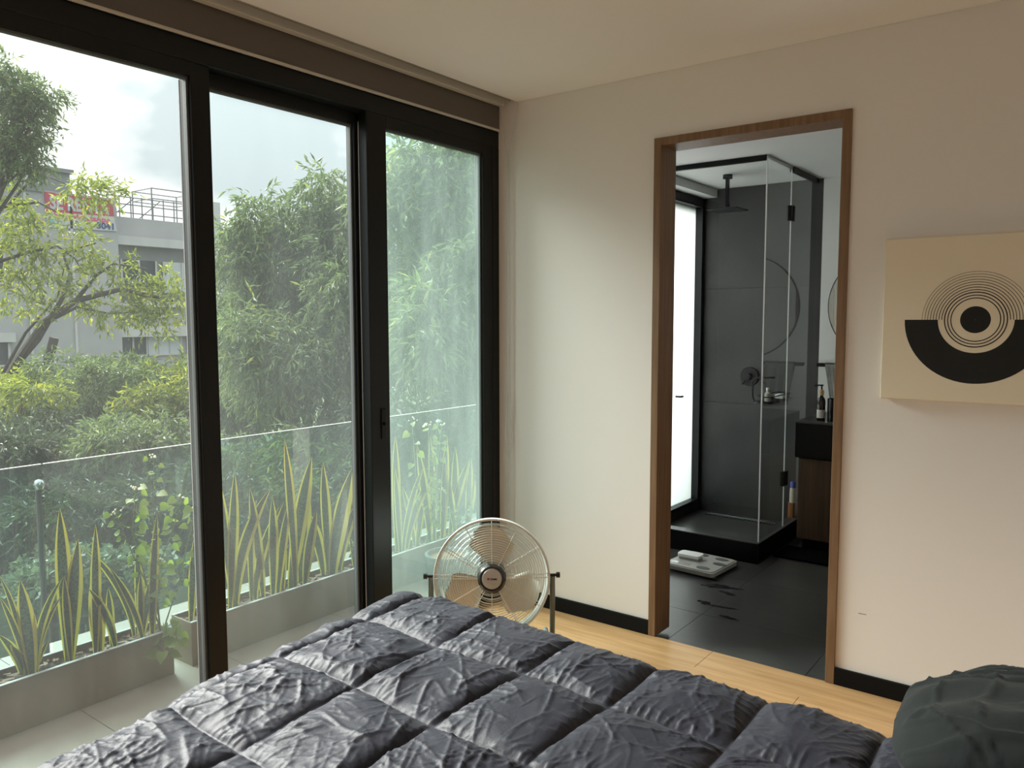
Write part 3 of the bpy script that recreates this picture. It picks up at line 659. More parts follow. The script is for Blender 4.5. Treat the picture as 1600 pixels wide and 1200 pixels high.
# three broad pitched blades
for a_ in (84, -36, 204):
    vs = []; fs = []; nr, nc = 10, 8
    for i in range(nr + 1):
        q = 0.048 + (0.215 - 0.048) * i / nr; half = radians(23 + 14 * sin(pi * min(1, (i / nr) * 0.9))) * (1.0 if i < nr - 1 else 0.78)
        if i >= nr - 1: half *= 0.9
        for j in range(nc + 1):
            s_ = -1 + 2 * j / nc; an = radians(a_) + half * s_ + radians(10) * (i / nr)
            rr_ = q - (0.016 * s_ * s_ if i > nr - 3 else 0)
            vs.append((rr_ * cos(an), -0.012 + 0.030 * s_ * (0.6 + 0.4 * i / nr) + 0.010 * s_ * s_, FC[2] + rr_ * sin(an)))
    for i in range(nr):
        for j in range(nc): a = i * (nc + 1) + j; fs.append((a, a + 1, a + nc + 2, a + nc + 1))
    bl = ftilt(MB().add(vs, fs, smooth=True)).build('blade', 'fan_blade', fan, local=True)
    md = bl.modifiers.new('thickness', 'SOLIDIFY'); md.thickness = 0.002
ftilt(MB().lathe([(0.048, -0.03), (0.050, 0.0), (0.048, 0.03)], FC, 32, 'y')).build('blade_hub', 'fan_black', fan, local=True)
for s_ in (-1, 1):
    MB().tube([(s_ * 0.256, 0, 0.318), (s_ * 0.257, 0, 0.25), (s_ * 0.257, 0.01, 0.06), (s_ * 0.256, 0.02, 0.035), (s_ * 0.24, 0.05, 0.012)], 0.0115, 12).build('leg', 'fan_leg', fan, local=True)
    q = MB().lathe([(0.006, s_ * 0.235), (0.006, s_ * 0.272), (0.012, s_ * 0.273), (0.012, s_ * 0.288), (0.0, s_ * 0.289)], (0, 0, 0.322), 14, 'x').build('pivot_knob', 'fan_black', fan, local=True)
    MB().tube([(s_ * 0.24, 0.18, 0.012), (s_ * 0.24, -0.15, 0.012)], 0.0115, 12).build('foot_bar', 'fan_leg', fan, local=True)
MB().tube([(-0.24, 0.05, 0.012), (0.24, 0.05, 0.012)], 0.0115, 12).build('cross_bar', 'fan_leg', fan, local=True)

# ================================================================== BED
bed = thing('bed_frame', (-0.65, -2.1, 0), 'low dark bed frame under the mattress', 'bed')
MB().box(-1.60, 0.46, -2.83, -1.39, 0.10, 0.20, bev=0.01).build('platform', 'bed_wood', bed)
MB().box(0.47, 0.54, -2.9, -1.3, 0.0, 1.0, bev=0.01).build('headboard', 'bed_wood', bed)
for x in (-1.52, 0.38):
    for y_ in (-2.75, -1.5): MB().box(x, x + 0.07, y_, y_ + 0.07, 0.0, 0.10).build('leg', 'bed_wood', bed)
ms = MB().box(-1.59, 0.46, -2.80, -1.40, 0.20, 0.46, bev=0.04).build('mattress', 'mattress_cloth'); tag(ms, 'mattress hidden under the charcoal comforter', 'mattress')

rs = np.random.RandomState(7)
def field(shape, sx_, sy_, seed):
    """smooth random field with unit variance; sigma in grid steps"""
    r_ = np.random.RandomState(seed); n = r_.randn(*shape)
    fx = np.fft.fftfreq(shape[0])[:, None]; fy = np.fft.fftfreq(shape[1])[None, :]
    k_ = np.exp(-2 * (pi ** 2) * ((fx * sx_) ** 2 + (fy * sy_) ** 2))
    q = np.real(np.fft.ifft2(np.fft.fft2(n) * k_)); return q / q.std()
STEP = 0.0036
s_ax = np.arange(-2.06, 0.44, STEP); t_ax = np.arange(-3.10, -1.02, STEP)
SS, TT = np.meshgrid(s_ax, t_ax, indexing='ij'); shp = SS.shape
g = 1 / STEP
def ofield(la, lb, th, seed):
    """random field smoothed la metres along direction th and lb metres across it"""
    r_ = np.random.RandomState(seed); n = r_.randn(*shp); fx = np.fft.fftfreq(shp[0])[:, None]; fy = np.fft.fftfreq(shp[1])[None, :]
    a_ = fx * cos(th) + fy * sin(th); b_ = -fx * sin(th) + fy * cos(th)
    q = np.real(np.fft.ifft2(np.fft.fft2(n) * np.exp(-2 * pi ** 2 * ((a_ * la * g) ** 2 + (b_ * lb * g) ** 2)))); return q / q.std()
wob1 = field(shp, 0.10 * g, 0.10 * g, 1) * 0.007; wob2 = field(shp, 0.10 * g, 0.10 * g, 2) * 0.007
SX = np.array([-2.25, -1.96, -1.672, -1.385, -1.115, -0.86, -0.59, -0.333, -0.06, 0.21, 0.48]); SY = np.array([-3.35, -3.09, -2.79, -2.49, -2.19, -1.885, -1.585, -1.312, -1.02, -0.75])
def dist(v, seams): return np.min(np.abs(v[..., None] - seams), axis=-1)
du = dist(SS + wob1, SX); dv = dist(TT + wob2, SY)
pu = 1 - np.exp(-du / 0.011); pv = 1 - np.exp(-dv / 0.011)
bu = np.minimum(1, du / 0.13); bv = np.minimum(1, dv / 0.13); puff = (1 - (1 - bu) ** 2.2) * (1 - (1 - bv) ** 2.2)
H = (0.012 * pu * pv + 0.014 * puff) * (1 + 0.10 * field(shp, 0.2 * g, 0.2 * g, 3))
def ridge(n_, w_): return np.exp(-np.abs(n_) / w_)
def soft(m_, thr, k_=1.6): return np.clip((m_ - thr) * k_, 0, 1)
# short puckers gathered along the stitching, square to each seam
eu = np.exp(-du / 0.040) * (1 - np.exp(-du / 0.006)); ev = np.exp(-dv / 0.040) * (1 - np.exp(-dv / 0.006))
H += 0.0058 * eu * (ridge(ofield(0.040, 0.009, 0.10, 4), 0.35) - 0.3) + 0.0058 * ev * (ridge(ofield(0.040, 0.009, pi / 2 - 0.1, 5), 0.35) - 0.3)
# long sharp creases in several directions, each patch of cloth favouring one
IN = np.clip(pu * pv, 0, 1)
for k_, (th, amp_) in enumerate(((0.25, .0052), (0.9, .0048), (1.5, .0048), (2.2, .0052), (2.8, .0044), (0.55, .0040), (1.9, .0040))):
    m_ = soft(field(shp, 0.055 * g, 0.055 * g, 60 + k_), 0.25)
    H += IN * amp_ * m_ * ridge(ofield(0.085, 0.021, th, 70 + k_), 0.17)
    H += IN * 0.0022 * soft(field(shp, 0.04 * g, 0.04 * g, 80 + k_), 0.2) * ridge(ofield(0.045, 0.010, th + 0.4, 90 + k_), 0.2)
H += IN * (0.0026 * field(shp, 0.04 * g, 0.04 * g, 15))
H += 0.005 * field(shp, 0.16 * g, 0.16 * g, 17)
xe = -1.605 - 0.085 * np.clip((TT + 2.5) / 1.0, -0.5, 1.2)      # the foot edge is not quite square
ye1, ye0, rad = -1.372, -2.80, 0.105
dx = np.maximum(0, xe - SS); dyp = np.maximum(0, TT - ye1); dyn = np.maximum(0, ye0 - TT)
dy = dyp - dyn; dd = np.sqrt(dx ** 2 + dy ** 2) + 1e-9
ang = np.minimum(dd / rad, pi / 2); hor = rad * np.sin(ang); ver = rad * (1 - np.cos(ang)) + np.maximum(0, dd - rad * pi / 2)
hor = hor + 0.05 * np.maximum(0, dd - rad * pi / 2)
ux, uy = -dx / dd, dy / dd
BX = np.maximum(SS, xe) + ux * hor; BY = np.clip(TT, ye0, ye1) + uy * hor; BZ = 0.519 - ver
nx_ = ux * np.sin(ang); ny_ = uy * np.sin(ang); nz_ = np.cos(ang)
VV = np.stack([BX + nx_ * H, BY + ny_ * H, BZ + nz_ * H], -1).reshape(-1, 3)
VV[:, 2] = np.maximum(VV[:, 2], 0.03)
ni, nj = shp; idx = np.arange(ni * nj).reshape(ni, nj)
FF = np.stack([idx[:-1, :-1], idx[1:, :-1], idx[1:, 1:], idx[:-1, 1:]], -1).reshape(-1, 4)
ORG = np.array([-0.7, -2.1, 0.03])
co = link('comforter', np_mesh('comforter', VV - ORG, FF, smooth=True), 'comforter_cloth'); co.location = ORG
tag(co, 'charcoal quilted comforter with puffy stitched squares covering the bed', 'comforter')

def cushion(name, loc, rot, size, label, seed, amp=0.012):
    n = 90; u = np.linspace(-1, 1, n); U, V = np.meshgrid(u, u, indexing='ij')
    thick = ((1 - np.abs(U) ** 2.6) * (1 - np.abs(V) ** 2.6)) ** 0.5
    pin = 1 - 0.07 * (1 - np.abs(U) ** 1.5) * np.abs(V) ** 4; pin2 = 1 - 0.07 * (1 - np.abs(V) ** 1.5) * np.abs(U) ** 4
    wr = field((n, n), 5, 5, seed) * amp * 0.5 + np.exp(-(field((n, n), 7, 3.5, seed + 1) / 0.25) ** 2) * amp + np.exp(-(field((n, n), 3, 6, seed + 2) / 0.25) ** 2) * amp * 0.8
    U, V = U * np.sqrt(1 - 0.36 * V ** 2), V * np.sqrt(1 - 0.36 * U ** 2)
    top = np.stack([U * pin2 * size[0] / 2, V * pin * size[1] / 2, thick * size[2] / 2 + wr * np.clip(thick * 2, 0, 1)], -1).reshape(-1, 3)
    bot = np.stack([U * pin2 * size[0] / 2, V * pin * size[1] / 2, -thick * size[2] / 2 - 0.5 * wr * np.clip(thick * 2, 0, 1)], -1).reshape(-1, 3)
    I = np.arange(n * n).reshape(n, n); f1 = np.stack([I[:-1, :-1], I[1:, :-1], I[1:, 1:], I[:-1, 1:]], -1).reshape(-1, 4)
    Vt = np.concatenate([top, bot]); Ft = np.concatenate([f1, f1[:, ::-1] + n * n])
    me = np_mesh(name, Vt, Ft, smooth=True); bm = bmesh.new(); bm.from_mesh(me); bmesh.ops.remove_doubles(bm, verts=bm.verts, dist=1e-5); bm.to_mesh(me); bm.free()
    o = link(name, me, 'cushion_cloth'); o.location = loc; o.rotation_euler = rot; return tag(o, label, 'pillow', 'pillows at the head of the bed')
cushion('pillow', (0.01, -1.385, 0.632), (radians(-4), radians(-8), radians(4)), (0.68, 0.52, 0.20), 'dark green grey pillow farthest from the camera, beside the door wall', 21, 0.008)
cushion('pillow', (0.07, -1.835, 0.628), (radians(2), radians(-3), radians(-2)), (0.60, 0.42, 0.21), 'black pillow in the bottom right corner, nearer the camera', 31, 0.008)

# ================================================================== BALCONY
dk = struct(MB().box(-3.75, -2.526, -6.0, 2.4, -0.25, -0.061).build('floor_balcony', 'deck_base'))
yy_ = -6.0
while yy_ < 2.4:
    for xa, xb in ((-3.74, -3.14), (-3.14, -2.53)):
        MB().box(xa + 0.0015, xb - 0.0015, yy_ + 0.0015, yy_ + 0.60 - 0.0015, -0.061, -0.05).build('deck_tile', 'deck_tile', dk)
    yy_ += 0.60
rng = random.Random(11)
def planter(y0, y1, label):
    x0, x1, z0, z1, w_ = -3.155, -3.0, -0.05, 0.137, 0.006
    t = thing('planter_box', ((x0 + x1) / 2, (y0 + y1) / 2, z0), label, 'planter')
    MB().box(x1 - w_, x1, y0, y1, z0, z1, bev=0.0015).build('front_panel', 'planter_taupe', t)
    MB().box(x0, x0 + w_, y0, y1, z0, z1, bev=0.0015).build('rear_panel', 'planter_taupe', t)
    MB().box(x0 + w_, x1 - w_, y0, y0 + w_, z0, z1).build('end_panel', 'planter_taupe', t)
    MB().box(x0 + w_, x1 - w_, y1 - w_, y1, z0, z1).build('end_panel', 'planter_taupe', t)
    rim = MB()
    for a in ((x1 - 0.014, x1 + 0.001, y0, y1), (x0 - 0.001, x0 + 0.014, y0, y1)): rim.box(*a, z1, z1 + 0.003)
    rim.build('rim', 'concrete_light', t)
    nu, nv = int((y1 - y0) / 0.02), 8; vs = []; fs = []
    for i in range(nu + 1):
        for j in range(nv + 1): vs.append((x0 + w_ + (x1 - x0 - 2 * w_) * j / nv, y0 + w_ + (y1 - y0 - 2 * w_) * i / nu, 0.110 + rng.uniform(-0.008, 0.010)))
    for i in range(nu):
        for j in range(nv): a = i * (nv + 1) + j; fs.append((a, a + nv + 1, a + nv + 2, a + 1))
    MB().add(vs, fs).build('soil', 'soil', t)
    ch = MB()
    for i in range(int((y1 - y0) * 150)):
        cx_, cy_, a, l = rng.uniform(x0 + 0.02, x1 - 0.02), rng.uniform(y0 + 0.02, y1 - 0.02), rng.uniform(0, pi), rng.uniform(0.008, 0.02)
        z_ = 0.117 + rng.uniform(0, 0.008); h_ = l * 0.4
        p = [(cx_ + cos(a) * l * sx_ - sin(a) * h_ * sy_, cy_ + sin(a) * l * sx_ + cos(a) * h_ * sy_, z_ + rng.uniform(-0.003, 0.004)) for sx_, sy_ in ((-1, -1), (1, -1), (1, 1), (-1, 1))]
        ch.add(p, [(0, 1, 2, 3)])
    tag(ch.build('bark_chips', 'bark_chip', t), kind='stuff')
planter(-3.70, -1.425, 'long taupe planter box left of the gap on the balcony')
planter(-1.344, 0.90, 'long taupe planter box right of the gap, running behind the fan')
# snake plants: (tip y, tip z, base y, width, bend)
SNAKE = {
 'A': [(-2.004, .495, -1.945, .0204, -.5), (-2.017, .429, -1.943, .0203, -.3), (-1.943, .467, -1.935, .0461, 0), (-1.808, .449, -1.919, .0263, .55), (-1.819, .384, -1.911, .0215, .5), (-2.014, .28, -1.953, .0318, -.5), (-1.995, .25, -1.943, .0274, -.4), (-1.865, .23, -1.92, .019, .2), (-1.915, .34, -1.925, .028, 0)],
 'B': [(-1.788, .698, -1.792, .0454, .15), (-1.747, .579, -1.787, .0533, .05), (-1.686, .622, -1.713, .032, -.05), (-1.69, .411, -1.692, .0445, 0), (-1.704, .335, -1.697, .037, 0), (-1.739, .393, -1.634, .0317, -.4), (-1.809, .454, -1.797, .0287, 0), (-1.632, .352, -1.632, .0251, .2)],
 'C': [(-1.722, .535, -1.534, .0342, -.45), (-1.642, .444, -1.528, .03, -.3), (-1.49, .483, -1.516, .0337, 0), (-1.437, .361, -1.516, .0369, .15), (-1.518, .389, -1.513, .0232, -.1)],
 'D': [(-1.454, .624, -1.481, .0391, .05), (-1.443, .357, -1.460, .0316, 0)],
 'J': [(-1.274, .501, -1.313, .0355, .1), (-1.25, .40, -1.29, .03, .1)],
 'E': [(-1.048, .725, -1.119, .0401, .1), (-1.003, .652, -.932, .0464, -.2), (-.888, .625, -1.079, .0506, .5), (-.983, .549, -.994, .0292, 0), (-1.132, .706, -1.091, .0394, 0)],
 'F': [(-.873, .582, -.902, .0418, 0), (-.793, .843, -.779, .0393, -.3), (-.639, .736, -.793, .0626, .15), (-.65, .649, -.704, .0656, 0), (-.777, .533, -.979, .0427, .5), (-.769, .528, -.878, .0367, .3), (-.806, .396, -.813, .0365, 0)],
 'G': [(-.565, .70, -.539, .0445, -.1), (-.422, .661, -.544, .0786, .15), (-.617, .441, -.562, .0474, -.25), (-.353, .465, -.477, .0466, .3), (-.385, .576, -.361, .0528, -.1), (-.355, .609, -.346, .0465, 0), (-.664, .48, -.721, .0438, .1)],
 'H': [(-.046, .77, -.048, .0456, 0), (.112, .696, .193, .047, -.1), (.11, .575, -.031, .0326, .3), (.261, .533, .011, .0447, .4), (-.085, .598, -.064, .0315, 0), (.031, .472, .079, .0322, -.1), (.187, .42, .096, .0368, .2)],
 'I': [(.227, .737, .248, .0369, 0), (.353, .723, .303, .0415, .1), (.48, .636, .427, .0463, .1), (.58, .55, .379, .0471, .3), (.548, .436, .496, .047, 0), (.519, .572, .506, .0389, 0), (.306, .476, .389, .0376, -.2), (.336, .623, .276, .0452, 0)]}
SL = {'A': 'spreading snake plant at the far left end of the left planter', 'B': 'tallest snake plant of the left planter, with narrow pointed leaves', 'C': 'snake plant with two arching leaves near the right end of left planter',
      'D': 'small snake plant behind the weed at the end of left planter', 'J': 'slim snake plant at the gap, left end of right planter', 'E': 'snake plant right beside the left black mullion', 'F': 'snake plant with the tallest leaf in the middle pane',
      'G': 'snake plant with one broad leaf before the second mullion', 'H': 'snake plant behind dusty narrow pane, next to the second mullion', 'I': 'snake plant cluster behind dusty pane, nearest the door wall'}
for key, leaves in SNAKE.items():
    r_ = random.Random(ord(key)); bmean = sum(l[2] for l in leaves) / len(leaves)
    t = thing('snake_plant', (-3.075, bmean, 0.11), SL[key], 'plant', 'snake plants in the balcony planters')
    for ty, tz, by, wid, bend in leaves:
        bx = -3.075 + r_.uniform(-0.03, 0.03); tx = bx + r_.uniform(-0.05, 0.03)
        yaw_ = radians(r_.uniform(-25, 25) + 35)          # leaf face roughly turned to the room
        n = 12; V = []; UV = []; F_ = []
        L = math.hypot(ty - by, tz - 0.105); tw_ = r_.uniform(-0.5, 0.5)
        for i in range(n + 1):
            q = i / n; arch = bend * (ty - by if abs(bend) < 0.01 else 0)
            # quadratic curve: rises first, then leans to the tip
            sy = by + (ty - by) * (q ** (1 + 1.4 * abs(bend)) if abs(bend) > 0.01 else q); sz = 0.105 + (tz - 0.105) * (q + abs(bend) * 0.55 * q * (1 - q)); sx_ = bx + (tx - bx) * q * q
            wq = wid * (0.40 + 0.60 * sin(pi / 2 * q / 0.55)) if q < 0.55 else wid * (1 - ((q - 0.55) / 0.45) ** 2.1)
            wq = max(wq * 1.25, 0.0006); an = yaw_ + tw_ * q; ax_, ay_ = sin(an) * 0.8, cos(an)
            for jj, u_ in enumerate((0.0, 0.2, 0.5, 0.8, 1.0)):
                o_ = (u_ - 0.5) * wq; cup = -0.22 * wq * (1 - (2 * u_ - 1) ** 2)
                V.append((sx_ + ax_ * o_ + cup * ay_ * 0.8, sy + ay_ * o_, sz)); UV.append((u_, q * L * 3 + ty * 7))
        for i in range(n):
            for jj in range(4): a = i * 5 + jj; F_.append((a, a + 1, a + 6, a + 5))
        V = np.array(V) - np.array(wloc(t)); link('leaf', np_mesh('leaf', V, F_, UV, True), 'snake_leaf', t)

# tall weed growing out of the left planter
def heart_leaf(c_, d_, size, n_):
    """small heart-shaped leaf: base c_, pointing d_, facing n_"""
    d_ = Vector(d_).normalized(); s_ = d_.cross(Vector(n_)).normalized(); nn = s_.cross(d_)
    prof = ((0, 0.0), (-0.06, 0.26), (0.12, 0.44), (0.36, 0.43), (0.62, 0.27), (0.84, 0.10), (1, 0))
    vs = []; fs = []
    for a, b in prof:
        m_ = Vector(c_) + d_ * (max(a, 0) * size) - nn * (0.12 * size * a * a); lft = Vector(c_) + d_ * (a * size) + nn * (0.10 * size * (b / 0.44)) - nn * (0.12 * size * a * a)
        vs += [lft + s_ * (b * size), m_, lft - s_ * (b * size)]
    for i in range(len(prof) - 1):
        k_ = 3 * i; fs += [(k_, k_ + 1, k_ + 4, k_ + 3), (k_ + 1, k_ + 2, k_ + 5, k_ + 4)]
    return vs, fs
def weed(loc, stems, label, seed, leaf=0.036, flowers=True, m='leaf_weed'):
    r_ = random.Random(seed); t = thing('flowering_weed', loc, label, 'plant')
    for pts, nl in stems:
        nl = int(nl * 1.6)
        P_ = [Vector(p) for p in pts]; MB().tube(P_, [0.0035 - 0.002 * i / (len(P_) - 1) for i in range(len(P_))], 6).build('stem', 'stem_green', t)
        for k_ in range(nl):
            q = 0.25 + 0.75 * (k_ + 0.5) / nl; fi = q * (len(P_) - 1); i = min(int(fi), len(P_) - 2); p = P_[i].lerp(P_[i + 1], fi - i)
            a = r_.uniform(0, 2 * pi); dr_ = Vector((cos(a), sin(a), r_.uniform(-0.9, 0.1))); pe = p + Vector((cos(a) * 0.025, sin(a) * 0.025, 0.008))
            b = MB().tube([p, pe], 0.0012, 4); vs, fs = heart_leaf(pe, dr_, leaf * r_.uniform(0.7, 1.25), (r_.uniform(0.2, 0.9), r_.uniform(-0.9, -0.1), 0.6)); b.add(vs, fs, smooth=True)
            b.build('leaf', m, t)
        if flowers:
            fb = MB()
            for k_ in range(6):
                c_ = P_[-1] + Vector((r_.gauss(0, 0.012), r_.gauss(0, 0.012), r_.uniform(-0.012, 0.012)))
                fb.lathe([(0.0, -0.004), (0.0045, 0.0), (0.003, 0.004), (0.0, 0.005)], c_, 6)
            fb.build('flower_head', 'petal', t)
    return t
weed((-3.07, -1.43, 0.115), [
    ([(-3.07, -1.44, .115), (-3.075, -1.46, .35), (-3.09, -1.44, .60), (-3.10, -1.424, .845)], 12),
    ([(-3.07, -1.44, .115), (-3.07, -1.49, .33), (-3.09, -1.53, .55), (-3.10, -1.505, .735)], 12),
    ([(-3.07, -1.49, .33), (-3.08, -1.54, .47), (-3.10, -1.59, .645)], 8),
    ([(-3.075, -1.46, .35), (-3.06, -1.38, .52), (-3.06, -1.33, .66)], 9),
    ([(-3.07, -1.43, .115), (-3.06, -1.36, .30), (-3.07, -1.30, .48), (-3.08, -1.25, .60)], 10),
    ([(-3.07, -1.44, .115), (-3.05, -1.46, .28), (-3.05, -1.43, .42)], 9)], 'tall bright green weed with heart leaves at the end of left planter', 3)
weed((-3.02, -1.46, 0.115), [([(-3.02, -1.46, .115), (-2.985, -1.465, .165), (-2.975, -1.475, .10), (-2.975, -1.48, .045)], 8), ([(-3.02, -1.44, .115), (-2.985, -1.43, .155), (-2.975, -1.42, .09)], 6)], 'yellowish leafy weed spilling over the front of left planter', 8, 0.048, False)
weed((-3.08, 0.16, 0.115), [([(-3.08, .10, .115), (-3.08, .09, .5), (-3.09, .07, .85)], 6), ([(-3.08, .18, .115), (-3.09, .2, .5), (-3.10, .22, .80)], 9), ([(-3.08, .22, .115), (-3.09, .26, .45), (-3.10, .33, .79)], 10), ([(-3.08, .16, .115), (-3.05, .2, .30), (-3.04, .24, .42)], 10)], 'pale flowering weed behind the dusty narrow pane', 5, 0.040)
weed((-3.06, -0.36, 0.115), [([(-3.06, -.36, .115), (-3.05, -.33, .22), (-3.04, -.31, .32)], 12), ([(-3.06, -.36, .115), (-3.05, -.39, .2), (-3.04, -.42, .27)], 10), ([(-3.06, -.34, .115), (-3.03, -.30, .17), (-3.02, -.27, .24)], 8)], 'low bushy weed at the foot of the second mullion', 6, 0.026, False)
weed((-3.06, 0.40, 0.115), [([(-3.06, .40, .115), (-3.05, .37, .22), (-3.04, .34, .30)], 10), ([(-3.06, .42, .115), (-3.05, .47, .22), (-3.04, .52, .28)], 10)], 'low leafy weed just above the fan, behind the dusty pane', 7, 0.030, False, 'leaf_pale')
pt = thing('round_pot', (-2.86, 0.10, -0.05), 'round grey pot on the balcony behind the fan', 'pot')
MB().lathe([(0.085, -0.05), (0.105, 0.02), (0.118, 0.10), (0.124, 0.105), (0.124, 0.115), (0.108, 0.115), (0.104, 0.09)], (-2.86, 0.10, 0), 36).build('body', 'pot_grey', pt)
MB().lathe([(0.0, 0.096), (0.106, 0.092)], (-2.86, 0.10, 0), 30).build('soil', 'terracotta', pt)

# glass balustrade
def rail_pane(y0, y1, label):
    t = thing('glass_balustrade', (-3.30, (y0 + y1) / 2, -0.05), label, 'balustrade', 'glass balustrade panels')
    MB().box(-3.305, -3.295, y0, y1, -0.02, 0.84).build('pane', 'rail_glass', t)
    MB().box(-3.3055, -3.2945, y0, y1, 0.8402, 0.843).build('polished_edge', 'glass_edge_highlight', t)
    MB().box(-3.325, -3.275, y0, y1, -0.05, 0.03).build('shoe_channel', 'concrete_dark', t)
rail_pane(-4.4, -1.772, 'glass balustrade panel behind the far left snake plant')
rail_pane(-1.764, 0.558, 'wide middle glass balustrade panel behind the snake plants')
rail_pane(0.567, 2.3, 'glass balustrade panel seen past the dusty narrow pane')
for y_, lb in ((-1.768, 'steel post with ball clamp holding the glass at the left'), (0.5625, 'steel post with ball clamp holding the glass behind the dusty pane')):
    p = thing('balustrade_post', (-3.345, y_, -0.05), lb, 'post')
    MB().tube([(-3.345, y_, -0.05), (-3.345, y_, 0.735)], 0.011, 12).build('post', 'far_steel', p)
    MB().lathe([(0.0, -0.022), (0.014, -0.017), (0.021, -0.004), (0.021, 0.006), (0.012, 0.018), (0.0, 0.021)], (-3.335, y_, 0.755), 16).build('clamp_ball', 'chrome', p)

# ================================================================== OUTSIDE
gr = struct(MB().box(-90, -3.76, -60, 60, -6.3, -6.2).build('ground', 'far_ground'))
struct(MB().box(-3.74, -2.53, -6.0, 2.4, -6.2, -0.26).build('wall_balcony_face', 'concrete'))
# apartment block
ab = thing('apartment_block', (-30, 8, -6.2), 'grey concrete apartment block with rent banner and rooftop railing', 'building')
XB = -28.0
MB().box(-38, XB, -14.0, 10.97, -6.2, 5.65).build('main_wall', 'concrete', ab)
MB().box(-38, XB - 0.6, 10.97, 17.0, -6.2, 5.13).build('side_wall', 'concrete', ab)
MB().box(-36, XB - 0.15, 2.0, 9.5, 5.65, 6.32).build('penthouse', 'concrete_dark', ab)
MB().box(-36, XB - 0.05, 1.9, 9.6, 6.32, 6.45).build('penthouse_cap', 'concrete_dark', ab)
MB().box(XB - 0.15, XB + 0.06, 1.0, 8.6, 5.58, 5.70).build('ledge', 'concrete_dark', ab)
MB().box(XB - 0.12, XB - 0.10, 7.9, 8.2, 5.7, 6.3).build('penthouse_pillar', 'concrete_light', ab)
for z0, z1 in ((4.10, 4.42), (0.80, 1.18)): MB().box(XB - 0.62, XB - 0.2, 10.98, 17.0, z0, z1).build('balcony_band', 'concrete_light', ab)
MB().box(XB - 0.61, XB - 0.58, 10.98, 17.0, 2.0, 4.10).build('recess', 'concrete_dark', ab)
MB().box(XB - 0.55, XB - 0.35, 10.98, 17, 1.9, 2.1).build('string_course', 'concrete_light', ab)
MB().box(XB - 0.6, XB - 0.1, 14.7, 15.1, -6.2, 6.0).build('stair_pier', 'concrete_light', ab)
def far_window(y0, y1, z0, z1, x, curtain=False, n=2):
    f = MB().box(x, x + 0.06, y0, y1, z0, z1).build('window', 'far_curtain' if curtain else 'far_window', ab)
    for i in range(n + 1):
        yy2 = y0 + (y1 - y0) * i / n; MB().box(x + 0.06, x + 0.10, yy2 - 0.035, yy2 + 0.035, z0, z1).build('frame_bar', 'concrete_light', f)
    MB().box(x + 0.06, x + 0.10, y0, y1, z0 - 0.06, z0).build('sill', 'concrete_light', f)
far_window(11.1, 12.15, 0.14, 0.80, XB - 0.6, False); far_window(12.2, 13.5, 0.14, 0.80, XB - 0.6, True, 3); far_window(13.8, 14.6, 0.14, 0.80, XB - 0.6)
far_window(11.3, 12.6, 2.5, 3.6, XB - 0.58); far_window(12.9, 14.4, 2.5, 3.6, XB - 0.58, True)
far_window(6.2, 7.3, 0.0, 0.70, XB); MB().box(XB, XB + 0.25, 5.6, 7.45, 0.72, 1.02).build('balcony_band', 'concrete_light', ab)
far_window(6.3, 7.3, 2.6, 3.7, XB); MB().box(XB, XB + 0.12, 5.6, 7.4, 3.85, 4.0).build('lintel', 'concrete_light', ab)
for y_ in (8.0, 9.4): MB().box(XB, XB + 0.05, y_ - 0.04, y_ + 0.04, -6, 5.5).build('downpipe', 'concrete_light', ab)
# roof railing: posts, rails, cage
def bar(a, b, nm='rail', r=0.03): MB().tube([a, b], r, 5).build(nm, 'far_steel', ab)
xr = XB - 0.8
for z in (5.32, 5.62, 5.88): bar((xr, 11.0, z), (xr, 14.6, z), r=0.022)
for i in range(9): bar((xr, 11.05 + i * 0.42, 5.1), (xr, 11.05 + i * 0.42, 5.92), 'rail_post', 0.024)
bar((xr, 11.2, 5.15), (xr, 12.0, 5.85), 'brace', 0.02); bar((xr, 12.2, 5.15), (xr, 13.0, 5.85), 'brace', 0.02)
for y_ in (12.7, 14.5):
    for x_ in (xr, xr - 1.4): bar((x_, y_, 5.1), (x_, y_, 6.35), 'cage_post', 0.028)
for z in (5.95, 6.33):
    bar((xr, 12.7, z), (xr, 14.5, z), 'cage_rail', 0.022); bar((xr - 1.4, 12.7, z), (xr - 1.4, 14.5, z), 'cage_rail', 0.022)
    for y_ in (12.7, 14.5): bar((xr, y_, z), (xr - 1.4, y_, z), 'cage_rail', 0.022)
# rent banner
bn = thing('rent_banner', (XB + 0.05, 9.74, 4.5), 'red and white rent banner hung on the grey apartment block', 'banner')
def quad(pts, nm, m, x): 
    vs = [(x, a, b) for a, b in pts] + [(x + 0.02, a, b) for a, b in pts]
    return MB().add(vs, [(0, 1, 2, 3), (4, 5, 6, 7), (0, 1, 5, 4), (1, 2, 6, 5), (2, 3, 7, 6), (3, 0, 4, 7)]).build(nm, m, bn)
quad([(8.60, 5.60), (10.80, 5.58), (10.84, 5.02), (8.62, 4.96)], 'red_field', 'banner_red', XB + 0.03)
quad([(8.62, 4.96), (10.84, 5.02), (10.92, 4.52), (8.66, 4.46)], 'white_field', 'banner_white', XB + 0.03)
RX = (radians(90), 0, radians(90))
bo = wloc(bn)
def btext(s_, y_, z_, size, m, wd, bold): text_mesh('banner_lettering', s_, size, m, bn, (XB + 0.056 - bo.x, y_ - bo.y, z_ - bo.z), RX, bold=bold, extrude=0.004, width=wd)
btext('SE RENTA', 8.74, 5.08, 0.60, 'banner_white', 1.94, 0.02)
btext('Solo WhatsApp', 8.86, 4.80, 0.25, 'ink_red', 1.83, 0.006)
btext('3041', 10.23, 4.57, 0.29, 'ink_navy', 0.58, 0.012)
q = MB()
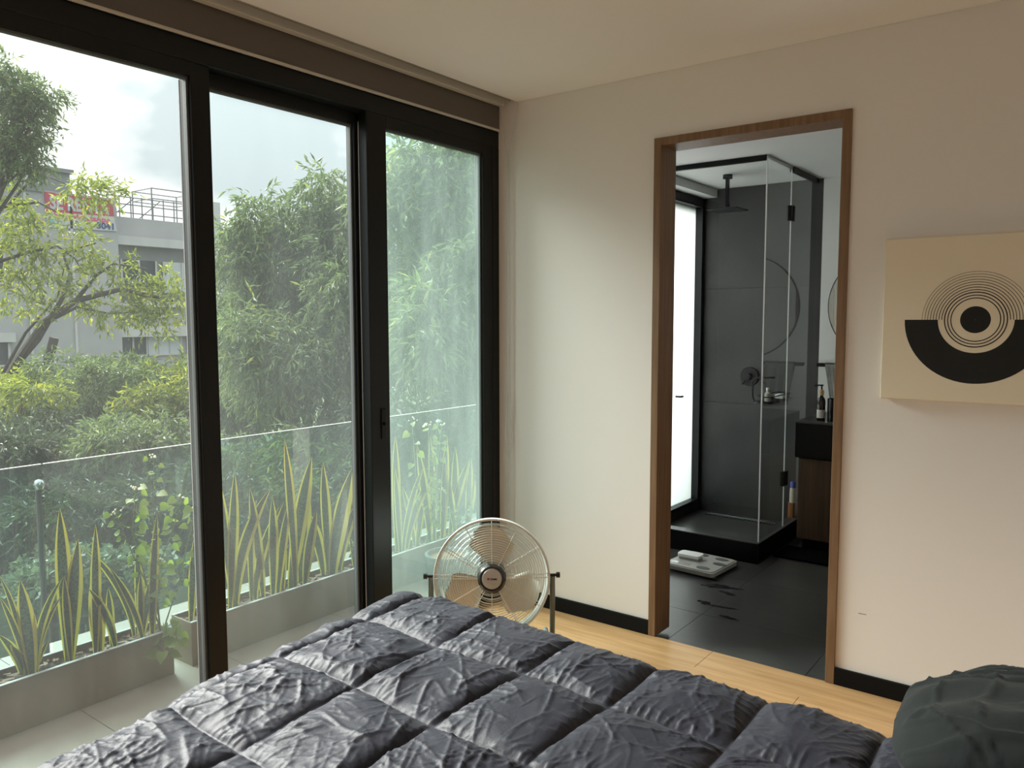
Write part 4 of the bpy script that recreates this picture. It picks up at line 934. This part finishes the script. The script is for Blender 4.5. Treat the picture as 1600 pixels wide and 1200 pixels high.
for k_ in range(28):
    a, b = 2 * pi * k_ / 28, 2 * pi * (k_ + 1) / 28
    q.add([(XB + 0.058, 8.86 + 0.13 * cos(a), 4.63 + 0.13 * sin(a)), (XB + 0.058, 8.86 + 0.09 * cos(a), 4.63 + 0.09 * sin(a)), (XB + 0.058, 8.86 + 0.09 * cos(b), 4.63 + 0.09 * sin(b)), (XB + 0.058, 8.86 + 0.13 * cos(b), 4.63 + 0.13 * sin(b))], [(0, 1, 2, 3)])
q.tube([(XB + 0.058, 8.82, 4.67), (XB + 0.058, 8.84, 4.61), (XB + 0.058, 8.90, 4.59)], 0.018, 6)
q.build('banner_emblem', 'ink_teal', bn)

# ------------------------------------------------------------------ trees
def px(x, y, dist):
    """point at forward distance dist along the sight line through photograph pixel x, y (survey of where each crown stands)"""
    d_ = _f + _r2 * ((x - 800) / F_PX) - _u2 * ((y - 600) / F_PX); return np.array(CAM + d_ * dist)
def leaf_cloud(rs_, centers, radii, n_sprig, per, length, width, droop, spread):
    """leaves on drooping sprigs spread through several leafy clumps"""
    centers = np.asarray(centers, float); K = len(centers); radii = np.asarray(radii, float).reshape(K, -1); vol = np.prod(np.broadcast_to(radii, (K, 3)), axis=1) ** (2 / 3)
    ci = rs_.choice(K, n_sprig, p=vol / vol.sum()); d_ = rs_.randn(n_sprig, 3); d_ /= np.linalg.norm(d_, axis=1)[:, None]
    rr_ = rs_.uniform(0.25, 1, n_sprig) ** 0.45; rad_ = np.broadcast_to(radii, (K, 3))[ci]
    org = centers[ci] + d_ * rr_[:, None] * rad_
    dirn = d_ * [1, 1, 0.6] + rs_.randn(n_sprig, 3) * 0.5; dirn[:, 2] -= droop * rs_.uniform(0.2, 1.2, n_sprig); dirn /= np.linalg.norm(dirn, axis=1)[:, None]
    sl = length * per * 0.28 * rs_.uniform(0.6, 1.3, n_sprig)
    k_ = np.arange(per); q = (k_ + 0.5) / per
    base = org[:, None, :] + dirn[:, None, :] * (sl[:, None] * q)[..., None]; base[:, :, 2] -= (sl[:, None] * q * q * droop * 0.4)
    base = base.reshape(-1, 3); D = np.repeat(dirn, per, 0); N = len(base)
    ld = D * 0.7 + rs_.randn(N, 3) * spread; ld[:, 2] -= droop * 0.5; ld /= np.linalg.norm(ld, axis=1)[:, None]
    s_ = np.cross(ld, rs_.randn(N, 3) + np.array([0.4, -0.4, 1.2])); s_ /= np.linalg.norm(s_, axis=1)[:, None]; nn = np.cross(s_, ld)
    L = (length * rs_.uniform(0.6, 1.25, N))[:, None]; W = (width * rs_.uniform(0.7, 1.25, N))[:, None]
    v0 = base; v2 = base + ld * L - nn * L * 0.1; v1 = base + ld * L * 0.42 + s_ * W * 0.5 + nn * W * 0.18; v3 = base + ld * L * 0.42 - s_ * W * 0.5 + nn * W * 0.18
    V = np.stack([v0, v1, v2, v3], 1).reshape(-1, 3); i = np.arange(N)[:, None] * 4
    F = np.concatenate([i + [0, 1, 2], i + [0, 2, 3]], 1).reshape(-1, 3)
    return V, F
def tree(name, label, seed, centers, radii, n_sprig, per, length, width, m, droop=0.6, spread=0.45, trunk=None, branch_r=0.05, cat='tree', limbs=(), nbr=10):
    rs_ = np.random.RandomState(seed); C_ = np.asarray(centers, float); cen = C_.mean(0)
    base = Vector(trunk) if trunk is not None else Vector((cen[0], cen[1], -6.2))
    t = thing(name, base, label, cat, 'trees and shrubs beyond the balcony')
    V, F = leaf_cloud(rs_, C_, radii, n_sprig, per, length, width, droop, spread)
    tag(link('foliage', np_mesh('foliage', V - np.array(base), F), m, t), kind='stuff')
    top = Vector(cen); top.z = min(top.z, cen[2])
    fork = base.lerp(top, 0.75)
    MB().tube([base, base.lerp(fork, 0.5) + Vector((0.08, 0.05, 0)), fork], [branch_r * 2.2, branch_r * 1.8, branch_r * 1.4], 10).build('trunk', 'bark', t)
    for i in range(min(nbr, len(C_))):
        c_ = Vector(C_[i]); mid = fork.lerp(c_, 0.5) + Vector(rs_.randn(3) * 0.08) + Vector((0, 0, 0.12))
        MB().tube([fork, mid, c_], [branch_r, branch_r * 0.6, branch_r * 0.2], 7).build('branch', 'bark', t)
    for pts, r0 in limbs:
        n = len(pts); MB().tube([Vector(p) for p in pts], [r0 * (1 - 0.75 * i / (n - 1)) for i in range(n)], 7).build('branch', 'bark', t)
    return t
def blob(x, y, dist, rx, ry, k, seed, rz=None):
    """k leafy clumps filling a crown rx by ry pixels wide seen at this distance"""
    r_ = np.random.RandomState(seed); out_ = []; rad_ = []
    for i in range(k):
        a = r_.uniform(0, 2 * pi); q = sqrt(r_.uniform(0, 1)) * 0.8; depth = dist * (1 + r_.uniform(-0.10, 0.10))
        out_.append(px(x + rx * q * cos(a), y + ry * q * sin(a), depth)); s_ = r_.uniform(0.30, 0.45); rad_.append((s_ * rx * dist / F_PX, s_ * rx * dist / F_PX, s_ * 0.8 * ry * dist / F_PX))
    return out_, rad_
def pxs(lst, dist): return [px(x, y, dist) for x, y in lst]
# sparse bright tree in front of the apartment block
cl = [(15, 300), (28, 345), (10, 385), (45, 372), (70, 385), (55, 420), (20, 430), (108, 350), (128, 378), (140, 395), (140, 285), (165, 300), (120, 300), (150, 420), (178, 415), (200, 445), (225, 430), (255, 425), (272, 460), (205, 480), (235, 480), (165, 480), (90, 440), (65, 485), (30, 470), (255, 500), (130, 460), (60, 330), (8, 340)]
tree('sparse_tree', 'sparse yellow green tree with bare limbs in front of the apartment block', 41, pxs(cl, 12.5), [(0.20, 0.20, 0.16)] * len(cl), 640, 9, 0.12, 0.035, 'leaf_bright', droop=0.5, trunk=px(-30, 900, 12.5), branch_r=0.05, nbr=0,
     limbs=[(pxs([(-10, 650), (25, 570), (70, 505), (118, 470), (190, 452), (270, 470)], 12.5), 0.09), (pxs([(25, 570), (60, 530), (95, 470), (110, 430), (98, 395), (150, 380)], 12.5), 0.05),
            (pxs([(118, 470), (150, 430), (178, 412), (230, 420)], 12.5), 0.035), (pxs([(-20, 415), (40, 395), (90, 385), (118, 405), (128, 425)], 12.5), 0.03), (pxs([(-20, 330), (12, 322), (40, 290), (75, 276), (110, 290)], 12.5), 0.03),
            (pxs([(12, 322), (60, 316), (90, 332), (120, 350)], 12.5), 0.025), (pxs([(70, 505), (120, 480), (170, 490), (250, 485)], 12.5), 0.03), (pxs([(0, 590), (40, 520), (90, 465), (100, 420)], 12.5), 0.03)])
# dark crown entering at the top left
cl = [(10, 105), (20, 135), (40, 150), (15, 165), (60, 152), (72, 148), (35, 180), (55, 190), (8, 200), (40, 215), (20, 225), (50, 232), (-20, 160), (-40, 200), (12, 250), (-15, 120), (45, 255)]
tree('tall_tree', 'tall grey green tree crown at the top left edge against the sky', 42, pxs(cl, 10.0), [(0.16, 0.16, 0.13)] * len(cl), 950, 9, 0.085, 0.026, 'leaf_willow', droop=0.5, trunk=px(-160, 900, 10.0), nbr=17, branch_r=0.03)
# willow-leaved trees filling the middle panes
b, r = blob(480, 500, 8.4, 125, 150, 16, 43); tp = pxs([(395, 370), (410, 335), (460, 345), (500, 300), (515, 340), (540, 330), (500, 385), (440, 400), (380, 430), (370, 380)], 8.4)
tree('willow_tree', 'bushy willow leaved tree filling the middle pane', 43, b + tp, r + [(0.22, 0.22, 0.26)] * len(tp), 4300, 9, 0.10, 0.026, 'leaf_willow', droop=0.85)
b, r = blob(600, 470, 9.5, 110, 150, 14, 44)
tree('willow_tree', 'willow leaved tree behind the second mullion', 44, b, r, 3200, 9, 0.10, 0.026, 'leaf_dark', droop=0.8)
b, r = blob(705, 470, 7.6, 75, 190, 14, 45); tp = pxs([(640, 290), (660, 250), (690, 245), (720, 270), (735, 300), (700, 310), (610, 290)], 7.6)
tree('lance_leaf_tree', 'tree with long lance leaves behind the dusty narrow pane', 45, b + tp, r + [(0.20, 0.20, 0.18)] * len(tp), 3000, 9, 0.13, 0.032, 'leaf_willow', droop=0.7)
b, r = blob(360, 560, 11.0, 70, 110, 8, 47)
tree('willow_tree', 'smaller willow leaved tree just right of the left mullion', 47, b, r, 2000, 9, 0.10, 0.028, 'leaf_willow', droop=0.8)
# lower masses of shrubbery
for i, (x, y, ds, rx, ry, m, lab) in enumerate([
    (40, 615, 10.5, 110, 75, 'leaf_bright', 'yellow green bush at the left edge below the sparse tree'),
    (160, 610, 11.5, 110, 75, 'leaf_willow', 'feathery green bush below the apartment block banner'),
    (265, 610, 11.0, 90, 70, 'leaf_bright', 'light green bush beside the left mullion'),
    (70, 710, 8.5, 130, 75, 'leaf_dark', 'dark leaved bush at the left edge behind the glass rail'),
    (215, 700, 8.8, 120, 75, 'leaf_willow', 'olive green bush behind the tall weed'),
    (110, 830, 6.6, 170, 90, 'leaf_dark', 'low dark hedge behind the left glass rail'),
    (330, 790, 6.8, 150, 110, 'leaf_dark', 'dark bush below the left mullion'),
    (470, 740, 7.0, 130, 90, 'leaf_willow', 'feathery bush behind the glass rail in the middle pane'),
    (620, 730, 7.2, 130, 110, 'leaf_dark', 'dark bush behind the glass rail at the second mullion'),
    (760, 740, 7.4, 130, 110, 'leaf_willow', 'bush behind the glass rail past the dusty pane'),
    (520, 850, 7.0, 200, 80, 'leaf_dark', 'low dark hedge under the middle pane')]):
    b, r = blob(x, y, ds, rx, ry, 10, 60 + i)
    tree('leafy_bush', lab, 60 + i, b, r, 1900, 9, 0.095, 0.028, m, droop=0.65, cat='bush', branch_r=0.03, nbr=6)
b, r = blob(170, 905, 5.2, 120, 45, 9, 80)
tree('groundcover_shrub', 'pale round leaved shrub just beyond the left glass rail', 80, b, r, 900, 7, 0.055, 0.045, 'leaf_pale', droop=0.1, spread=0.9, cat='shrub', branch_r=0.02, nbr=5)
